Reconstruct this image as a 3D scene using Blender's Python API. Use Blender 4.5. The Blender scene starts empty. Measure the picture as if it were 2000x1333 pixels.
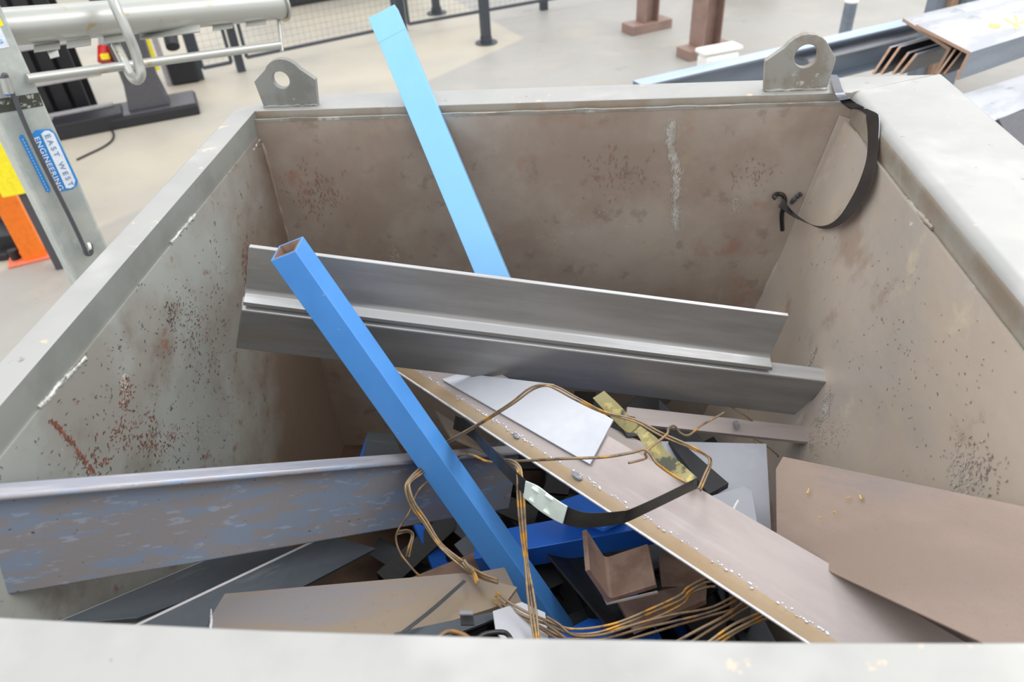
import bpy, bmesh, math, random
from mathutils import Vector, Matrix
random.seed(7)
S = bpy.context.scene
COL = S.collection
# ------------------------------------------------------------------ camera
F = 1459.26
PITCH, ROLL, YAW = 0.6636558711, -0.0669893921, -0.0976229879
CAM = Vector((0, 0, 1.8))
_f = Vector((math.sin(YAW)*math.cos(PITCH), math.cos(YAW)*math.cos(PITCH), -math.sin(PITCH)))
_r = Vector((math.cos(YAW), -math.sin(YAW), 0)); _u = _r.cross(_f)
RIGHT = math.cos(ROLL)*_r + math.sin(ROLL)*_u
UPV = -math.sin(ROLL)*_r + math.cos(ROLL)*_u
cam = bpy.data.cameras.new('camera'); cam_o = bpy.data.objects.new('camera', cam); COL.objects.link(cam_o)
cam_o.matrix_world = Matrix(((RIGHT.x, UPV.x, -_f.x, CAM.x), (RIGHT.y, UPV.y, -_f.y, CAM.y), (RIGHT.z, UPV.z, -_f.z, CAM.z), (0, 0, 0, 1)))
cam.sensor_width = 36; cam.lens = F*36/2000; cam.clip_start = .02
cam.dof.use_dof = True; cam.dof.focus_distance = 1.32; cam.dof.aperture_fstop = 4.2
S.camera = cam_o
# ------------------------------------------------------------------ light
W = bpy.data.worlds.new('world'); S.world = W; W.use_nodes = True
nt = W.node_tree; nt.nodes.clear()
out = nt.nodes.new('ShaderNodeOutputWorld'); bg = nt.nodes.new('ShaderNodeBackground')
tc = nt.nodes.new('ShaderNodeTexCoord'); sep = nt.nodes.new('ShaderNodeSeparateXYZ'); rp = nt.nodes.new('ShaderNodeValToRGB')
nt.links.new(tc.outputs['Generated'], sep.inputs[0]); nt.links.new(sep.outputs['Z'], rp.inputs[0])
nt.links.new(rp.outputs[0], bg.inputs[0]); nt.links.new(bg.outputs[0], out.inputs[0])
rp.color_ramp.elements[0].position = 0.0; rp.color_ramp.elements[0].color = (.80, .81, .83, 1)
rp.color_ramp.elements[1].position = .75; rp.color_ramp.elements[1].color = (.97, .98, 1.0, 1)
bg.inputs[1].default_value = 0.95
def area(loc, rot, sx, sy, power, col=(1, 1, 1)):
    l = bpy.data.lights.new('unseen_light', 'AREA'); l.shape = 'RECTANGLE'; l.size = sx; l.size_y = sy; l.energy = power; l.color = col
    o = bpy.data.objects.new('unseen_light', l); COL.objects.link(o); o.location = loc; o.rotation_euler = rot; return o
area((-2.5, 3.0, 7.0), (0, 0, 0), 2.2, 9, 60, (1, .985, .96))
area((4.5, 4.0, 6.0), (0, .5, 0), 2.4, 9, 190, (1, .985, .96))  # unseen lamp, added to brighten faces turned up and right
S.view_settings.view_transform = 'Standard'; S.view_settings.look = 'None'
S.view_settings.gamma = 1.0; S.view_settings.use_curve_mapping = False
S.view_settings.exposure = 0.74

# ------------------------------------------------------------------ measuring helpers: sight line through a photo point met with a real plane
def ray(px, py): return (_f + RIGHT*((px-1000)/F) - UPV*((py-666.5)/F))
def U(px, py, d=None, x=None, y=None, z=None, rw=None, pl=None):
    r = ray(px, py)
    if d is not None: t = d
    elif x is not None: t = x/r.x
    elif y is not None: t = y/r.y
    elif z is not None: t = (z-CAM.z)/r.z
    elif rw is not None: t = (.60-.24*(1.14-CAM.z)-rw)/(r.x-.24*r.z)
    else: t = (pl[0]-CAM).dot(pl[1])/r.dot(pl[1])
    return CAM + r*t
def PR(P):
    v = P-CAM; z = v.dot(_f); return (1000+F*v.dot(RIGHT)/z, 666.5-F*v.dot(UPV)/z)
def legdir(P0, P1, length, px, py, hint):
    """unit direction square to P0-P1 whose edge at 'length' passes the sight line (px,py)"""
    a = (P1-P0).normalized(); h = Vector(hint); h = (h-a*h.dot(a)).normalized(); k = a.cross(h)
    best = None
    for i in range(-120, 121):
        t = math.radians(i); w = h*math.cos(t)+k*math.sin(t)
        A = PR(P0+w*length); B = PR(P1+w*length)
        dx, dy = B[0]-A[0], B[1]-A[1]
        e = abs((px-A[0])*dy-(py-A[1])*dx)/math.hypot(dx, dy)+abs(i)*.02
        if best is None or e < best[0]: best = (e, w)
    return best[1]

# ------------------------------------------------------------------ object helpers
def tag(o, label=None, cat=None, group=None, kind=None):
    if label: o['label'] = label
    if cat: o['category'] = cat
    if group: o['group'] = group
    if kind: o['kind'] = kind
    return o
def link(name, me, m, parent=None, mw=None):
    o = bpy.data.objects.new(name, me); COL.objects.link(o)
    if m is not None and hasattr(me, 'materials'):
        me.materials.append(m)
    if mw is not None: o.matrix_world = mw
    if parent is not None:
        pm = PM.get(parent.name, Matrix.Identity(4)) if parent.name in PM else parent.matrix_basis
        o.parent = parent; o.matrix_parent_inverse = pm.inverted()
    return o
PM = {}
def empty(name, loc=(0, 0, 0), rot=None):
    o = bpy.data.objects.new(name, None); COL.objects.link(o); o.empty_display_size = .05
    o.location = loc
    PM[o.name] = Matrix.Translation(Vector(loc)); return o
def smooth(o, angle=.6):
    for p in o.data.polygons: p.use_smooth = True
    try: o.data.set_sharp_from_angle(angle=angle)
    except Exception: pass
    return o
def bev(o, w=.001, n=2):
    b = o.modifiers.new('bevel', 'BEVEL'); b.width = w; b.segments = n; b.limit_method = 'ANGLE'; b.angle_limit = .6
    b.harden_normals = False
    return o
def frame(P0, X, V):
    """matrix with local x along X, local z near V"""
    x = Vector(X).normalized(); v = Vector(V); z = (v-x*v.dot(x)).normalized(); y = z.cross(x)
    m = Matrix.Identity(4)
    for i in range(3):
        m[i][0] = x[i]; m[i][1] = y[i]; m[i][2] = z[i]; m[i][3] = P0[i]
    return m
def meshdata(name, vs, fs):
    me = bpy.data.meshes.new(name); me.from_pydata([tuple(v) for v in vs], [], fs); me.update()
    bm = bmesh.new(); bm.from_mesh(me); bmesh.ops.recalc_face_normals(bm, faces=bm.faces); bm.to_mesh(me); bm.free()
    return me
def prism(name, prof, P0, P1, V, m, parent=None, bevel=.001, warp=None, segs=1, hole=None):
    """profile (y,z) swept from P0 to P1; z is the direction V squared to the axis"""
    P0 = Vector(P0); P1 = Vector(P1); L = (P1-P0).length; n = len(prof); vs = []; fs = []
    for s in range(segs+1):
        for (y, z) in prof:
            dx = 0
            vs.append((L*s/segs, y, z))
    if warp:
        vs = [warp(v, L) for v in vs]
    for s in range(segs):
        for i in range(n):
            j = (i+1) % n; fs.append((s*n+i, s*n+j, (s+1)*n+j, (s+1)*n+i))
    if hole is None:
        fs.append(tuple(range(n))[::-1]); fs.append(tuple(range(segs*n, (segs+1)*n)))
    else:
        k = len(vs)
        for s in (0, 1):
            for (y, z) in hole: vs.append(warp((L*s, y, z), L) if warp else (L*s, y, z))
        for i in range(n):
            j = (i+1) % n
            fs.append((k+i, k+n+i, k+n+j, k+j)); fs.append((i, k+i, k+j, j)); fs.append((segs*n+i, segs*n+j, k+n+j, k+n+i))
    o = link(name, meshdata(name, vs, fs), m, parent, frame(P0, P1-P0, V))
    if bevel: bev(o, bevel)
    return o
def box(name, P0, size, m, parent=None, bevel=.002, rz=0, ctr=True):
    sx, sy, sz = size
    vs = [(x*sx/2, y*sy/2, z*sz) for x in (-1, 1) for y in (-1, 1) for z in (0, 1)]
    fs = [(0, 1, 3, 2), (4, 6, 7, 5), (0, 4, 5, 1), (2, 3, 7, 6), (0, 2, 6, 4), (1, 5, 7, 3)]
    o = link(name, meshdata(name, vs, fs), m, parent, Matrix.Translation(Vector(P0)) @ Matrix.Rotation(rz, 4, 'Z'))
    if bevel: bev(o, bevel)
    return o
def plate(name, pts, th, m, parent=None, bevel=.0006, wav=0, up=(0, 0, 1)):
    """flat sheet: outline points (made planar) extruded by th away from 'up'"""
    pts = [Vector(p) for p in pts]; c = sum(pts, Vector())/len(pts)
    nrm = Vector()
    for i in range(len(pts)): nrm += (pts[i]-c).cross(pts[(i+1) % len(pts)]-c)
    nrm.normalize()
    if nrm.dot(Vector(up)) < 0: nrm = -nrm
    x = (pts[1]-pts[0]).normalized(); M = frame(c, x, nrm); Mi = M.inverted()
    loc = [Mi @ p for p in pts]; n = len(loc)
    vs = [(p.x, p.y, 0) for p in loc]+[(p.x, p.y, -th) for p in loc]
    fs = [tuple(range(n)), tuple(range(n, 2*n))[::-1]]+[(i, (i+1) % n, n+(i+1) % n, n+i) for i in range(n)]
    o = link(name, meshdata(name, vs, fs), m, parent, M)
    if bevel: bev(o, bevel)
    return o
def catmull(pts, n=8):
    pts = [Vector(p) for p in pts]; out = []
    P = [pts[0]*2-pts[1]]+pts+[pts[-1]*2-pts[-2]]
    for i in range(1, len(P)-2):
        a, b, c, d = P[i-1], P[i], P[i+1], P[i+2]
        for s in range(n):
            t = s/n
            out.append(.5*((2*b)+(c-a)*t+(2*a-5*b+4*c-d)*t*t+(3*b-a-3*c+d)*t**3))
    out.append(pts[-1]); return out
def tube_mesh(paths, r, sides=8, jit=0):
    vs = []; fs = []
    for path in paths:
        n0 = len(vs); T = (path[1]-path[0]).normalized()
        ref = Vector((0, 0, 1)) if abs(T.z) < .8 else Vector((1, 0, 0))
        N = (ref-T*ref.dot(T)).normalized()
        for i, p in enumerate(path):
            T = (path[min(i+1, len(path)-1)]-path[max(i-1, 0)]).normalized()
            N = (N-T*N.dot(T)).normalized(); B = T.cross(N); rr = r*(1+jit*random.uniform(-1, 1))
            for k in range(sides):
                a = 2*math.pi*k/sides; vs.append(p+N*math.cos(a)*rr+B*math.sin(a)*rr)
        m = len(path)
        for i in range(m-1):
            for k in range(sides):
                j = (k+1) % sides; fs.append((n0+i*sides+k, n0+i*sides+j, n0+(i+1)*sides+j, n0+(i+1)*sides+k))
        fs.append(tuple(n0+k for k in range(sides))[::-1]); fs.append(tuple(n0+(m-1)*sides+k for k in range(sides)))
    return vs, fs
def tube(name, pts, r, m, parent=None, sides=10, sm=8, jit=0):
    path = catmull(pts, sm) if sm else [Vector(p) for p in pts]
    c = sum(path, Vector())/len(path)
    vs, fs = tube_mesh([[p-c for p in path]], r, sides, jit)
    return smooth(link(name, meshdata(name, vs, fs), m, parent, Matrix.Translation(c)), .9)
def strap(name, A, B, th, m, parent=None, sm=6):
    """flat band between two edge curves A and B"""
    a = catmull(A, sm); b = catmull(B, sm); c = sum(a, Vector())/len(a); n = len(a); vs = []
    for i in range(n):
        T = a[min(i+1, n-1)]-a[max(i-1, 0)]; N = T.cross(b[i]-a[i]).normalized()*th/2
        vs += [a[i]-c+N, b[i]-c+N, b[i]-c-N, a[i]-c-N]
    fs = []
    for i in range(n-1):
        for k in range(4):
            j = (k+1) % 4; fs.append((4*i+k, 4*i+j, 4*i+4+j, 4*i+4+k))
    fs += [(0, 3, 2, 1), tuple(4*n-4+k for k in range(4))]
    return smooth(link(name, meshdata(name, vs, fs), m, parent, Matrix.Translation(c)), .5)

# ------------------------------------------------------------------ materials
def lin(c): return tuple((v/255/12.92 if v/255 <= .04045 else ((v/255+.055)/1.055)**2.4) for v in c)+(1,)
def mat(name, layers, base, rough=.5, metal=0., bump=.15, bscale=60, rvar=.12, coord='Object', bdist=.002):
    """layers: (colour, noise scale (or 3), threshold lo, hi, strength, detail)"""
    m = bpy.data.materials.new(name); m.use_nodes = True; t = m.node_tree; N = t.nodes; L = t.links
    b = N['Principled BSDF']; co = N.new('ShaderNodeTexCoord')
    last = None; rgb = N.new('ShaderNodeRGB'); rgb.outputs[0].default_value = lin(base); last = rgb.outputs[0]
    for i, (c, sc, lo, hi, st, det) in enumerate(layers):
        mp = N.new('ShaderNodeMapping'); L.new(co.outputs[coord], mp.inputs[0])
        mp.inputs['Location'].default_value = (3.1*i+1.3, 1.7*i, 5.2*i)
        if isinstance(sc, tuple): mp.inputs['Scale'].default_value = sc; s = 1
        else: s = sc
        no = N.new('ShaderNodeTexNoise'); no.inputs['Scale'].default_value = s; no.inputs['Detail'].default_value = det; no.inputs['Roughness'].default_value = .62
        L.new(mp.outputs[0], no.inputs['Vector'])
        mr = N.new('ShaderNodeMapRange'); mr.inputs['From Min'].default_value = lo; mr.inputs['From Max'].default_value = hi; mr.inputs['To Max'].default_value = st
        mr.interpolation_type = 'SMOOTHSTEP'
        L.new(no.outputs['Fac'], mr.inputs['Value'])
        mx = N.new('ShaderNodeMix'); mx.data_type = 'RGBA'; L.new(mr.outputs[0], mx.inputs['Factor'])
        L.new(last, mx.inputs[6]); mx.inputs[7].default_value = lin(c); last = mx.outputs[2]
    L.new(last, b.inputs['Base Color'])
    b.inputs['Metallic'].default_value = metal
    n2 = N.new('ShaderNodeTexNoise'); n2.inputs['Scale'].default_value = bscale; n2.inputs['Detail'].default_value = 6
    L.new(co.outputs[coord], n2.inputs['Vector'])
    r2 = N.new('ShaderNodeMapRange'); r2.inputs['To Min'].default_value = rough-rvar; r2.inputs['To Max'].default_value = rough+rvar
    L.new(n2.outputs['Fac'], r2.inputs['Value']); L.new(r2.outputs[0], b.inputs['Roughness'])
    if bump:
        bp = N.new('ShaderNodeBump'); bp.inputs['Strength'].default_value = bump; bp.inputs['Distance'].default_value = bdist
        L.new(n2.outputs['Fac'], bp.inputs['Height']); L.new(bp.outputs[0], b.inputs['Normal'])
    return m
def flat(name, c, rough=.5, metal=0., **k):
    return mat(name, [(tuple(int(v*.8) for v in c), 40, .45, .7, .35, 4)], c, rough, metal, bump=.05, **k)

M = {}
M['rim'] = mat('worn_galvanised_rim', [((156, 157, 154), 9, .42, .66, .6, 5), ((236, 196, 160), 26, .66, .72, .6, 4), ((120, 108, 100), 34, .67, .72, .7, 5), ((192, 192, 190), 5, .5, .75, .6, 3)],
               (165, 165, 162), .42, .2, bump=.12, bscale=18, bdist=.004)
M['lip'] = mat('grey_rim_side', [((128, 130, 124), 7, .4, .65, .6, 5), ((120, 100, 82), 30, .66, .75, .6, 6), ((190, 192, 188), (3, 3, 60), .66, .72, .4, 3)], (150, 152, 146), .45, .3, bump=.12, bscale=20)
M['lip_r'] = mat('tan_grey_rim_side', [((150, 132, 112), 8, .42, .62, .7, 5), ((180, 120, 80), 40, .66, .72, .5, 5)], (165, 160, 150), .45, .25, bump=.15, bscale=14)
M['wall_l'] = mat('left_panel_steel', [((140, 130, 118), 3.2, .46, .64, .55, 9), ((112, 92, 78), 4.1, .56, .72, .6, 10), ((142, 96, 78), 15, .60, .70, .7, 10), ((60, 44, 38), 45, .64, .68, .7, 5), ((205, 205, 195), 30, .70, .73, .8, 6)],
                  (166, 169, 163), .5, .2, bump=.2, bscale=12, bdist=.004)
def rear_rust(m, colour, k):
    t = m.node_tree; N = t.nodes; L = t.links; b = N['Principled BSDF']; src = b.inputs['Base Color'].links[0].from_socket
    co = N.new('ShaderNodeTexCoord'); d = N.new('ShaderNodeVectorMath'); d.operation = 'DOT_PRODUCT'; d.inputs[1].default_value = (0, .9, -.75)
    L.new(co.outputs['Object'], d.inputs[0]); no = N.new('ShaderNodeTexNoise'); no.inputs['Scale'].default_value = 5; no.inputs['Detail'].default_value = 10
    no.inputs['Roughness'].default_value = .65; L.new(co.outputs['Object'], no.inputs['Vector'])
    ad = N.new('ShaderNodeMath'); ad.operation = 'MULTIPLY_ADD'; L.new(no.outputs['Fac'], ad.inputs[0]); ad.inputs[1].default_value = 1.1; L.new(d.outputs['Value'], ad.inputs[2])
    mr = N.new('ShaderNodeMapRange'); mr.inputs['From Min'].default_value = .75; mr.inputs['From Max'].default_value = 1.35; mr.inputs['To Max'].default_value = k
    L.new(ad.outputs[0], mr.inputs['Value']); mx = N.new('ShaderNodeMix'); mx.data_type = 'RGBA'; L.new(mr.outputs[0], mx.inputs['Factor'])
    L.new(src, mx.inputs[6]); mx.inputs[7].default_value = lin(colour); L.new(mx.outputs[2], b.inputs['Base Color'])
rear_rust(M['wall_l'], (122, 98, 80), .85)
M['wall_b'] = mat('back_panel_rusty_steel', [((154, 136, 122), 2.6, .4, .62, .9, 6), ((176, 160, 134), 11, .56, .70, .55, 12), ((160, 108, 88), 6, .57, .72, .55, 12), ((118, 104, 94), 20, .58, .68, .4, 6), ((190, 182, 165), (22, 22, 9), .68, .73, .6, 6), ((170, 170, 165), (9, 9, 1.1), .66, .72, .5, 5)],
                  (174, 162, 150), .52, .15, bump=.15, bscale=10, bdist=.004)
M['wall_r'] = mat('right_panel_tan_steel', [((192, 177, 160), 3, .4, .62, .9, 6), ((214, 198, 172), 8, .58, .72, .6, 12), ((154, 128, 110), 5.3, .58, .68, .55, 7), ((120, 104, 96), 40, .68, .72, .8, 4), ((222, 216, 205), 26, .71, .75, .8, 5)],
                  (182, 172, 162), .5, .15, bump=.6, bscale=3.2, bdist=.02)
M['bottom'] = mat('darkened_rusty_bottom', [((60, 44, 34), 5, .4, .65, .9, 8)], (88, 68, 54), .65, .05, bump=.3, bscale=30)  # rusty, and darkened so gaps in the heap read as black depth
M['weld'] = mat('ground_weld', [((130, 128, 120), 60, .45, .6, .6, 4)], (205, 205, 200), .4, .4, bump=.6, bscale=120)
M['lug'] = mat('lug_steel', [((135, 125, 112), 14, .45, .62, .7, 6), ((205, 208, 205), 22, .58, .66, .7, 6), ((100, 90, 80), 40, .66, .7, .6, 5)], (158, 157, 150), .45, .3, bump=.2, bscale=40)
M['lug_l'] = mat('lug_grey_steel', [((120, 119, 114), 14, .45, .62, .6, 6), ((185, 186, 184), 22, .62, .7, .6, 6)], (142, 143, 139), .45, .3, bump=.2, bscale=40)
M['blue'] = mat('blue_paint', [((200, 190, 180), 95, .72, .735, .9, 4), ((62, 124, 196), 6, .4, .7, .5, 3)], (78, 144, 216), .30, 0, bump=.03, bscale=30, rvar=.05)
M['blue2'] = mat('blue_paint_with_sheen', [((116, 182, 238), 6, .4, .7, .4, 3)], (130, 192, 243), .25, 0, bump=.02, bscale=30, rvar=.05)  # paler base colour holds the bright reflection on the blue paint
M['blued'] = mat('deep_blue_paint', [((34, 96, 196), 6, .4, .7, .5, 3), ((120, 130, 150), 60, .7, .72, .6, 4)], (44, 114, 218), .35, 0, bump=.03, bscale=30)
M['grey_bar'] = mat('mill_grey_steel', [((124, 123, 121), (1.5, 14, 14), .4, .62, .7, 5), ((136, 124, 108), (1, 9, 9), .58, .7, .5, 5), ((150, 150, 150), (6, 60, 60), .62, .72, .4, 4)], (148, 147, 145), .38, .4, bump=.08, bscale=90)
M['greyglint'] = mat('grey_edge_highlight', [((150, 150, 150), (2, 30, 30), .45, .6, .5, 5)], (186, 187, 188), .34, .4, bump=.05)  # ceiling reflection painted on the up-facing edges of the angles
M['scaleglint'] = mat('channel_edge_highlight', [((140, 144, 158), (4, 40, 40), .45, .6, .6, 6)], (176, 176, 182), .34, .4, bump=.05)  # highlight painted along the top of the channel toe
M['scale'] = mat('mill_scale_blue_grey', [((130, 148, 172), (10, 40, 40), .49, .54, .8, 12), ((166, 180, 200), (22, 90, 80), .58, .63, .5, 10), ((36, 38, 46), (110, 150, 150), .685, .70, .9, 5), ((140, 136, 138), (3, 18, 16), .6, .7, .5, 6)], (144, 143, 148), .42, .3, bump=.12, bscale=120)
M['darkst'] = mat('dark_steel', [((62, 68, 76), (2, 9, 9), .4, .65, .7, 5), ((110, 112, 112), (4, 30, 30), .62, .72, .4, 5)], (82, 88, 94), .42, .4, bump=.08, bscale=80)
M['black'] = mat('black_steel', [((40, 42, 46), 9, .4, .65, .8, 5)], (28, 29, 32), .45, .1, bump=.08, bscale=80)
M['tan'] = mat('pinkish_tan_steel', [((160, 150, 147), (3, 14, 14), .4, .65, .8, 6), ((180, 172, 170), (2, 30, 30), .55, .7, .7, 5), ((184, 160, 140), 25, .68, .74, .5, 5)], (172, 162, 159), .42, .25, bump=.06, bscale=150)
M['tan2'] = mat('ochre_steel', [((164, 138, 106), (3, 20, 20), .4, .65, .8, 6), ((150, 138, 130), (2, 12, 12), .56, .68, .7, 5)], (172, 152, 126), .42, .25, bump=.06, bscale=150)
M['brown'] = mat('brown_plate_steel', [((158, 139, 127), (2, 6, 6), .4, .65, .8, 6), ((150, 140, 138), (2, 8, 8), .54, .68, .7, 5), ((120, 102, 92), 300, .60, .70, .3, 3)], (174, 154, 141), .46, .2, bump=.12, bscale=260)
M['brown2'] = mat('brown_flat_steel', [((142, 126, 106), (1.2, 7, 14), .46, .6, .9, 5), ((120, 104, 96), 60, .6, .7, .4, 4), ((190, 140, 80), 26, .7, .73, .7, 3)], (130, 125, 125), .44, .25, bump=.08, bscale=200)
M['rust'] = mat('rusty_steel', [((122, 96, 82), 12, .42, .6, .8, 6), ((176, 108, 60), 14, .66, .74, .6, 6), ((162, 144, 134), 20, .55, .7, .5, 5)], (148, 124, 110), .5, .15, bump=.15, bscale=90)
M['pale'] = mat('pale_zinc_plate', [((176, 181, 190), 5, .4, .65, .6, 4), ((196, 198, 206), 9, .5, .7, .5, 4)], (188, 191, 198), .36, .25, bump=.02, bscale=60)
M['palegrey'] = mat('pale_grey_plate', [((136, 139, 146), 5, .4, .65, .7, 4), ((158, 160, 166), 12, .55, .7, .5, 5)], (148, 150, 157), .4, .3, bump=.05, bscale=60)
M['edge'] = mat('bright_cut_edge', [((180, 182, 186), 60, .45, .6, .5, 4)], (226, 228, 232), .35, .4, bump=.1)
M['ochre'] = flat('ochre_paint', (205, 170, 100), .6)
M['wire'] = mat('rusty_wire', [((206, 150, 50), 24, .52, .62, .85, 4), ((100, 82, 66), 30, .54, .64, .7, 4)], (146, 126, 100), .45, .25, bump=.1, bscale=200)
M['wired'] = mat('dark_rusty_wire', [((170, 118, 50), 22, .5, .65, .8, 4), ((70, 60, 50), 30, .5, .66, .7, 4)], (120, 100, 78), .45, .25, bump=.1, bscale=200)
M['strap'] = mat('black_strap', [((58, 58, 54), 14, .45, .65, .6, 4)], (36, 37, 38), .38, .1, bump=.05)
M['clip'] = mat('zinc_clip', [((196, 214, 206), 30, .4, .7, .5, 4)], (226, 240, 234), .35, .2, bump=.05)
M['tape'] = mat('yellowed_strap', [((70, 78, 74), 20, .5, .58, .85, 6), ((226, 208, 122), 34, .55, .62, .6, 5)], (170, 160, 112), .3, 0, bump=.25, bscale=50)
M['galv'] = mat('galvanised_steel', [((168, 178, 176), 9, .42, .62, .8, 6), ((214, 218, 214), 14, .56, .7, .6, 5), ((160, 150, 120), 20, .7, .76, .5, 5)], (190, 195, 190), .42, .3, bump=.05, bscale=60)
M['galvw'] = mat('whitish_galvanised_steel', [((176, 178, 172), 10, .45, .65, .7, 5), ((170, 146, 100), (6, 26, 26), .60, .70, .7, 6)], (176, 177, 172), .34, .5, bump=.05, bscale=60)
M['lblue'] = flat('sticker_blue', (52, 140, 214), .4)
M['lwhite'] = flat('sticker_white', (226, 234, 244), .4)
M['ltext'] = flat('sticker_grey_text', (120, 150, 185), .4)
M['yellow'] = flat('yellow_paint', (250, 232, 40), .4)
M['orange'] = flat('orange_paint', (252, 128, 28), .4)
M['salmon'] = flat('orange_base_paint', (236, 128, 96), .4)
M['fence'] = flat('dark_grey_powder_coat', (62, 68, 76), .5)
M['mach'] = flat('black_machine', (36, 37, 42), .5)
M['machg'] = flat('dark_grey_machine', (84, 84, 90), .4, .2)
M['machl'] = flat('light_grey_frame', (170, 168, 170), .5)
M['red'] = flat('red_plastic', (215, 40, 34), .35)
M['beamrust'] = mat('brown_primer_steel', [((128, 106, 96), 6, .4, .65, .7, 4)], (152, 126, 116), .5, .1, bump=.05)
M['whitep'] = flat('white_plastic', (246, 246, 242), .4)
M['stock'] = mat('stock_blue_grey', [((112, 122, 136), (1, 12, 12), .4, .65, .7, 5)], (136, 146, 158), .4, .35, bump=.05)
M['stockl'] = mat('stock_light_blue', [((168, 186, 214), (1, 9, 9), .4, .65, .7, 4)], (184, 200, 226), .36, .3, bump=.04)
M['stockw'] = mat('stock_pale_scale', [((160, 163, 170), (2, 12, 12), .45, .62, .8, 6), ((120, 124, 130), (5, 20, 20), .62, .7, .6, 6)], (184, 186, 191), .38, .3, bump=.05)
M['cut'] = mat('rusty_cut_end', [((180, 112, 70), 40, .54, .66, .7, 5)], (176, 146, 124), .5, .1, bump=.1)
M['chalk'] = flat('yellow_paint_marker', (238, 240, 150), .6)
M['wood'] = flat('timber', (170, 140, 100), .7)

# floor: pale cream slab with a greyer slab either side
def floor_mat():
    m = mat('concrete_floor', [((150, 146, 138), .9, .42, .65, .6, 6), ((172, 166, 155), 2.3, .5, .7, .6, 6), ((136, 133, 128), 5, .6, .72, .5, 7)], (160, 158, 153), .5, 0, bump=.05, bscale=8)
    t = m.node_tree; N = t.nodes; L = t.links; b = N['Principled BSDF']
    src = b.inputs['Base Color'].links[0].from_socket
    g = N.new('ShaderNodeNewGeometry'); cur = None
    def half(A, B, inside):
        n = Vector((-(B-A).y, (B-A).x, 0)).normalized()
        if (inside-A).dot(n) < 0: n = -n
        d = N.new('ShaderNodeVectorMath'); d.operation = 'DOT_PRODUCT'; L.new(g.outputs['Position'], d.inputs[0]); d.inputs[1].default_value = n
        r = N.new('ShaderNodeMapRange'); r.inputs['From Min'].default_value = A.dot(n)-.02; r.inputs['From Max'].default_value = A.dot(n)+.02
        L.new(d.outputs['Value'], r.inputs['Value']); return r.outputs[0]
    inn = U(600, 120, z=0)
    a = half(U(960, 40, z=0), U(1180, 160, z=0), inn); c = half(U(205, 440, z=0), U(290, 402, z=0), inn)
    mu = N.new('ShaderNodeMath'); mu.operation = 'MULTIPLY'; L.new(a, mu.inputs[0]); L.new(c, mu.inputs[1])
    no = N.new('ShaderNodeTexNoise'); no.inputs['Scale'].default_value = 1.6; no.inputs['Detail'].default_value = 5
    L.new(g.outputs['Position'], no.inputs['Vector'])
    rr = N.new('ShaderNodeMapRange'); rr.inputs['From Min'].default_value = .3; rr.inputs['From Max'].default_value = .6; rr.inputs['To Min'].default_value = .35; rr.inputs['To Max'].default_value = .85
    L.new(no.outputs['Fac'], rr.inputs['Value'])
    m2 = N.new('ShaderNodeMath'); m2.operation = 'MULTIPLY'; L.new(mu.outputs[0], m2.inputs[0]); L.new(rr.outputs[0], m2.inputs[1])
    mx = N.new('ShaderNodeMix'); mx.data_type = 'RGBA'; L.new(m2.outputs[0], mx.inputs['Factor']); L.new(src, mx.inputs[6]); mx.inputs[7].default_value = lin((188, 180, 162))
    L.new(mx.outputs[2], b.inputs['Base Color']); return m
fl = link('floor', meshdata('floor', [(-14, -6, 0), (14, -6, 0), (14, 18, 0), (-14, 18, 0), (-14, -6, -.1), (14, -6, -.1), (14, 18, -.1), (-14, 18, -.1)],
          [(0, 1, 2, 3), (7, 6, 5, 4), (0, 4, 5, 1), (1, 5, 6, 2), (2, 6, 7, 3), (3, 7, 4, 0)]), floor_mat())
tag(fl, kind='structure')

# ================================================================== THE SCRAP BIN
ZR = 1.2; ZB = .14
BIN = empty('scrap_bin', (0, 1.0, 0)); tag(BIN, 'big worn grey steel scrap bin full of metal offcuts in the foreground', 'scrap bin')
XL, XLo = -.705, -.762
YB, YBo = 1.600, 1.705
YF, YFo = .352, .22
XR, XRo = .602, .830
XRB = .60-.24*(1.14-ZB)
# right sloping panel meets the back panel
def grid(name, P, Q, R_, T, nu, nv, m, th, bump=0, parent=None, smoothed=True, seed=0):
    """curved sheet between four corners, dented by 'bump'"""
    from mathutils import noise
    vs = []; n = (Q-P).cross(R_-P).normalized()
    for i in range(nu+1):
        for j in range(nv+1):
            u, v = i/nu, j/nv
            p = P*(1-u)*(1-v)+Q*u*(1-v)+T*u*v+R_*(1-u)*v
            e = min(1, 6*min(u, 1-u))*min(1, 6*min(v, 1-v))
            p = p+n*bump*e*noise.noise(p*3.1+Vector((seed, 0, 0)))
            vs.append(p)
    k = len(vs); vs += [p-n*th for p in vs]; fs = []
    w = nv+1
    for i in range(nu):
        for j in range(nv):
            a = i*w+j; fs.append((a, a+w, a+w+1, a+1)); fs.append((k+a, k+a+1, k+a+w+1, k+a+w))
    for i in range(nu): fs += [(i*w, k+i*w, k+i*w+w, i*w+w), (i*w+nv, i*w+w+nv, k+i*w+w+nv, k+i*w+nv)]
    for j in range(nv): fs += [(j, j+1, k+j+1, k+j), (nu*w+j, k+nu*w+j, k+nu*w+j+1, nu*w+j+1)]
    return smooth(link(name, meshdata(name, vs, fs), m, parent), .6)
grid('left_panel', Vector((XL-.003, YF-.01, 1.15)), Vector((XL-.003, YF-.01, ZB)), Vector((XL-.003, YB+.01, 1.15)), Vector((XL-.003, YB+.01, ZB)), 20, 24, M['wall_l'], -.006, .016, BIN, seed=1)
grid('right_panel', Vector((.598, YF-.01, 1.145)), Vector((.598, YB+.01, 1.145)), Vector((XRB, YF-.01, ZB)), Vector((XRB, YB+.01, ZB)), 26, 22, M['wall_r'], -.006, .03, BIN, seed=5)
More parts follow.
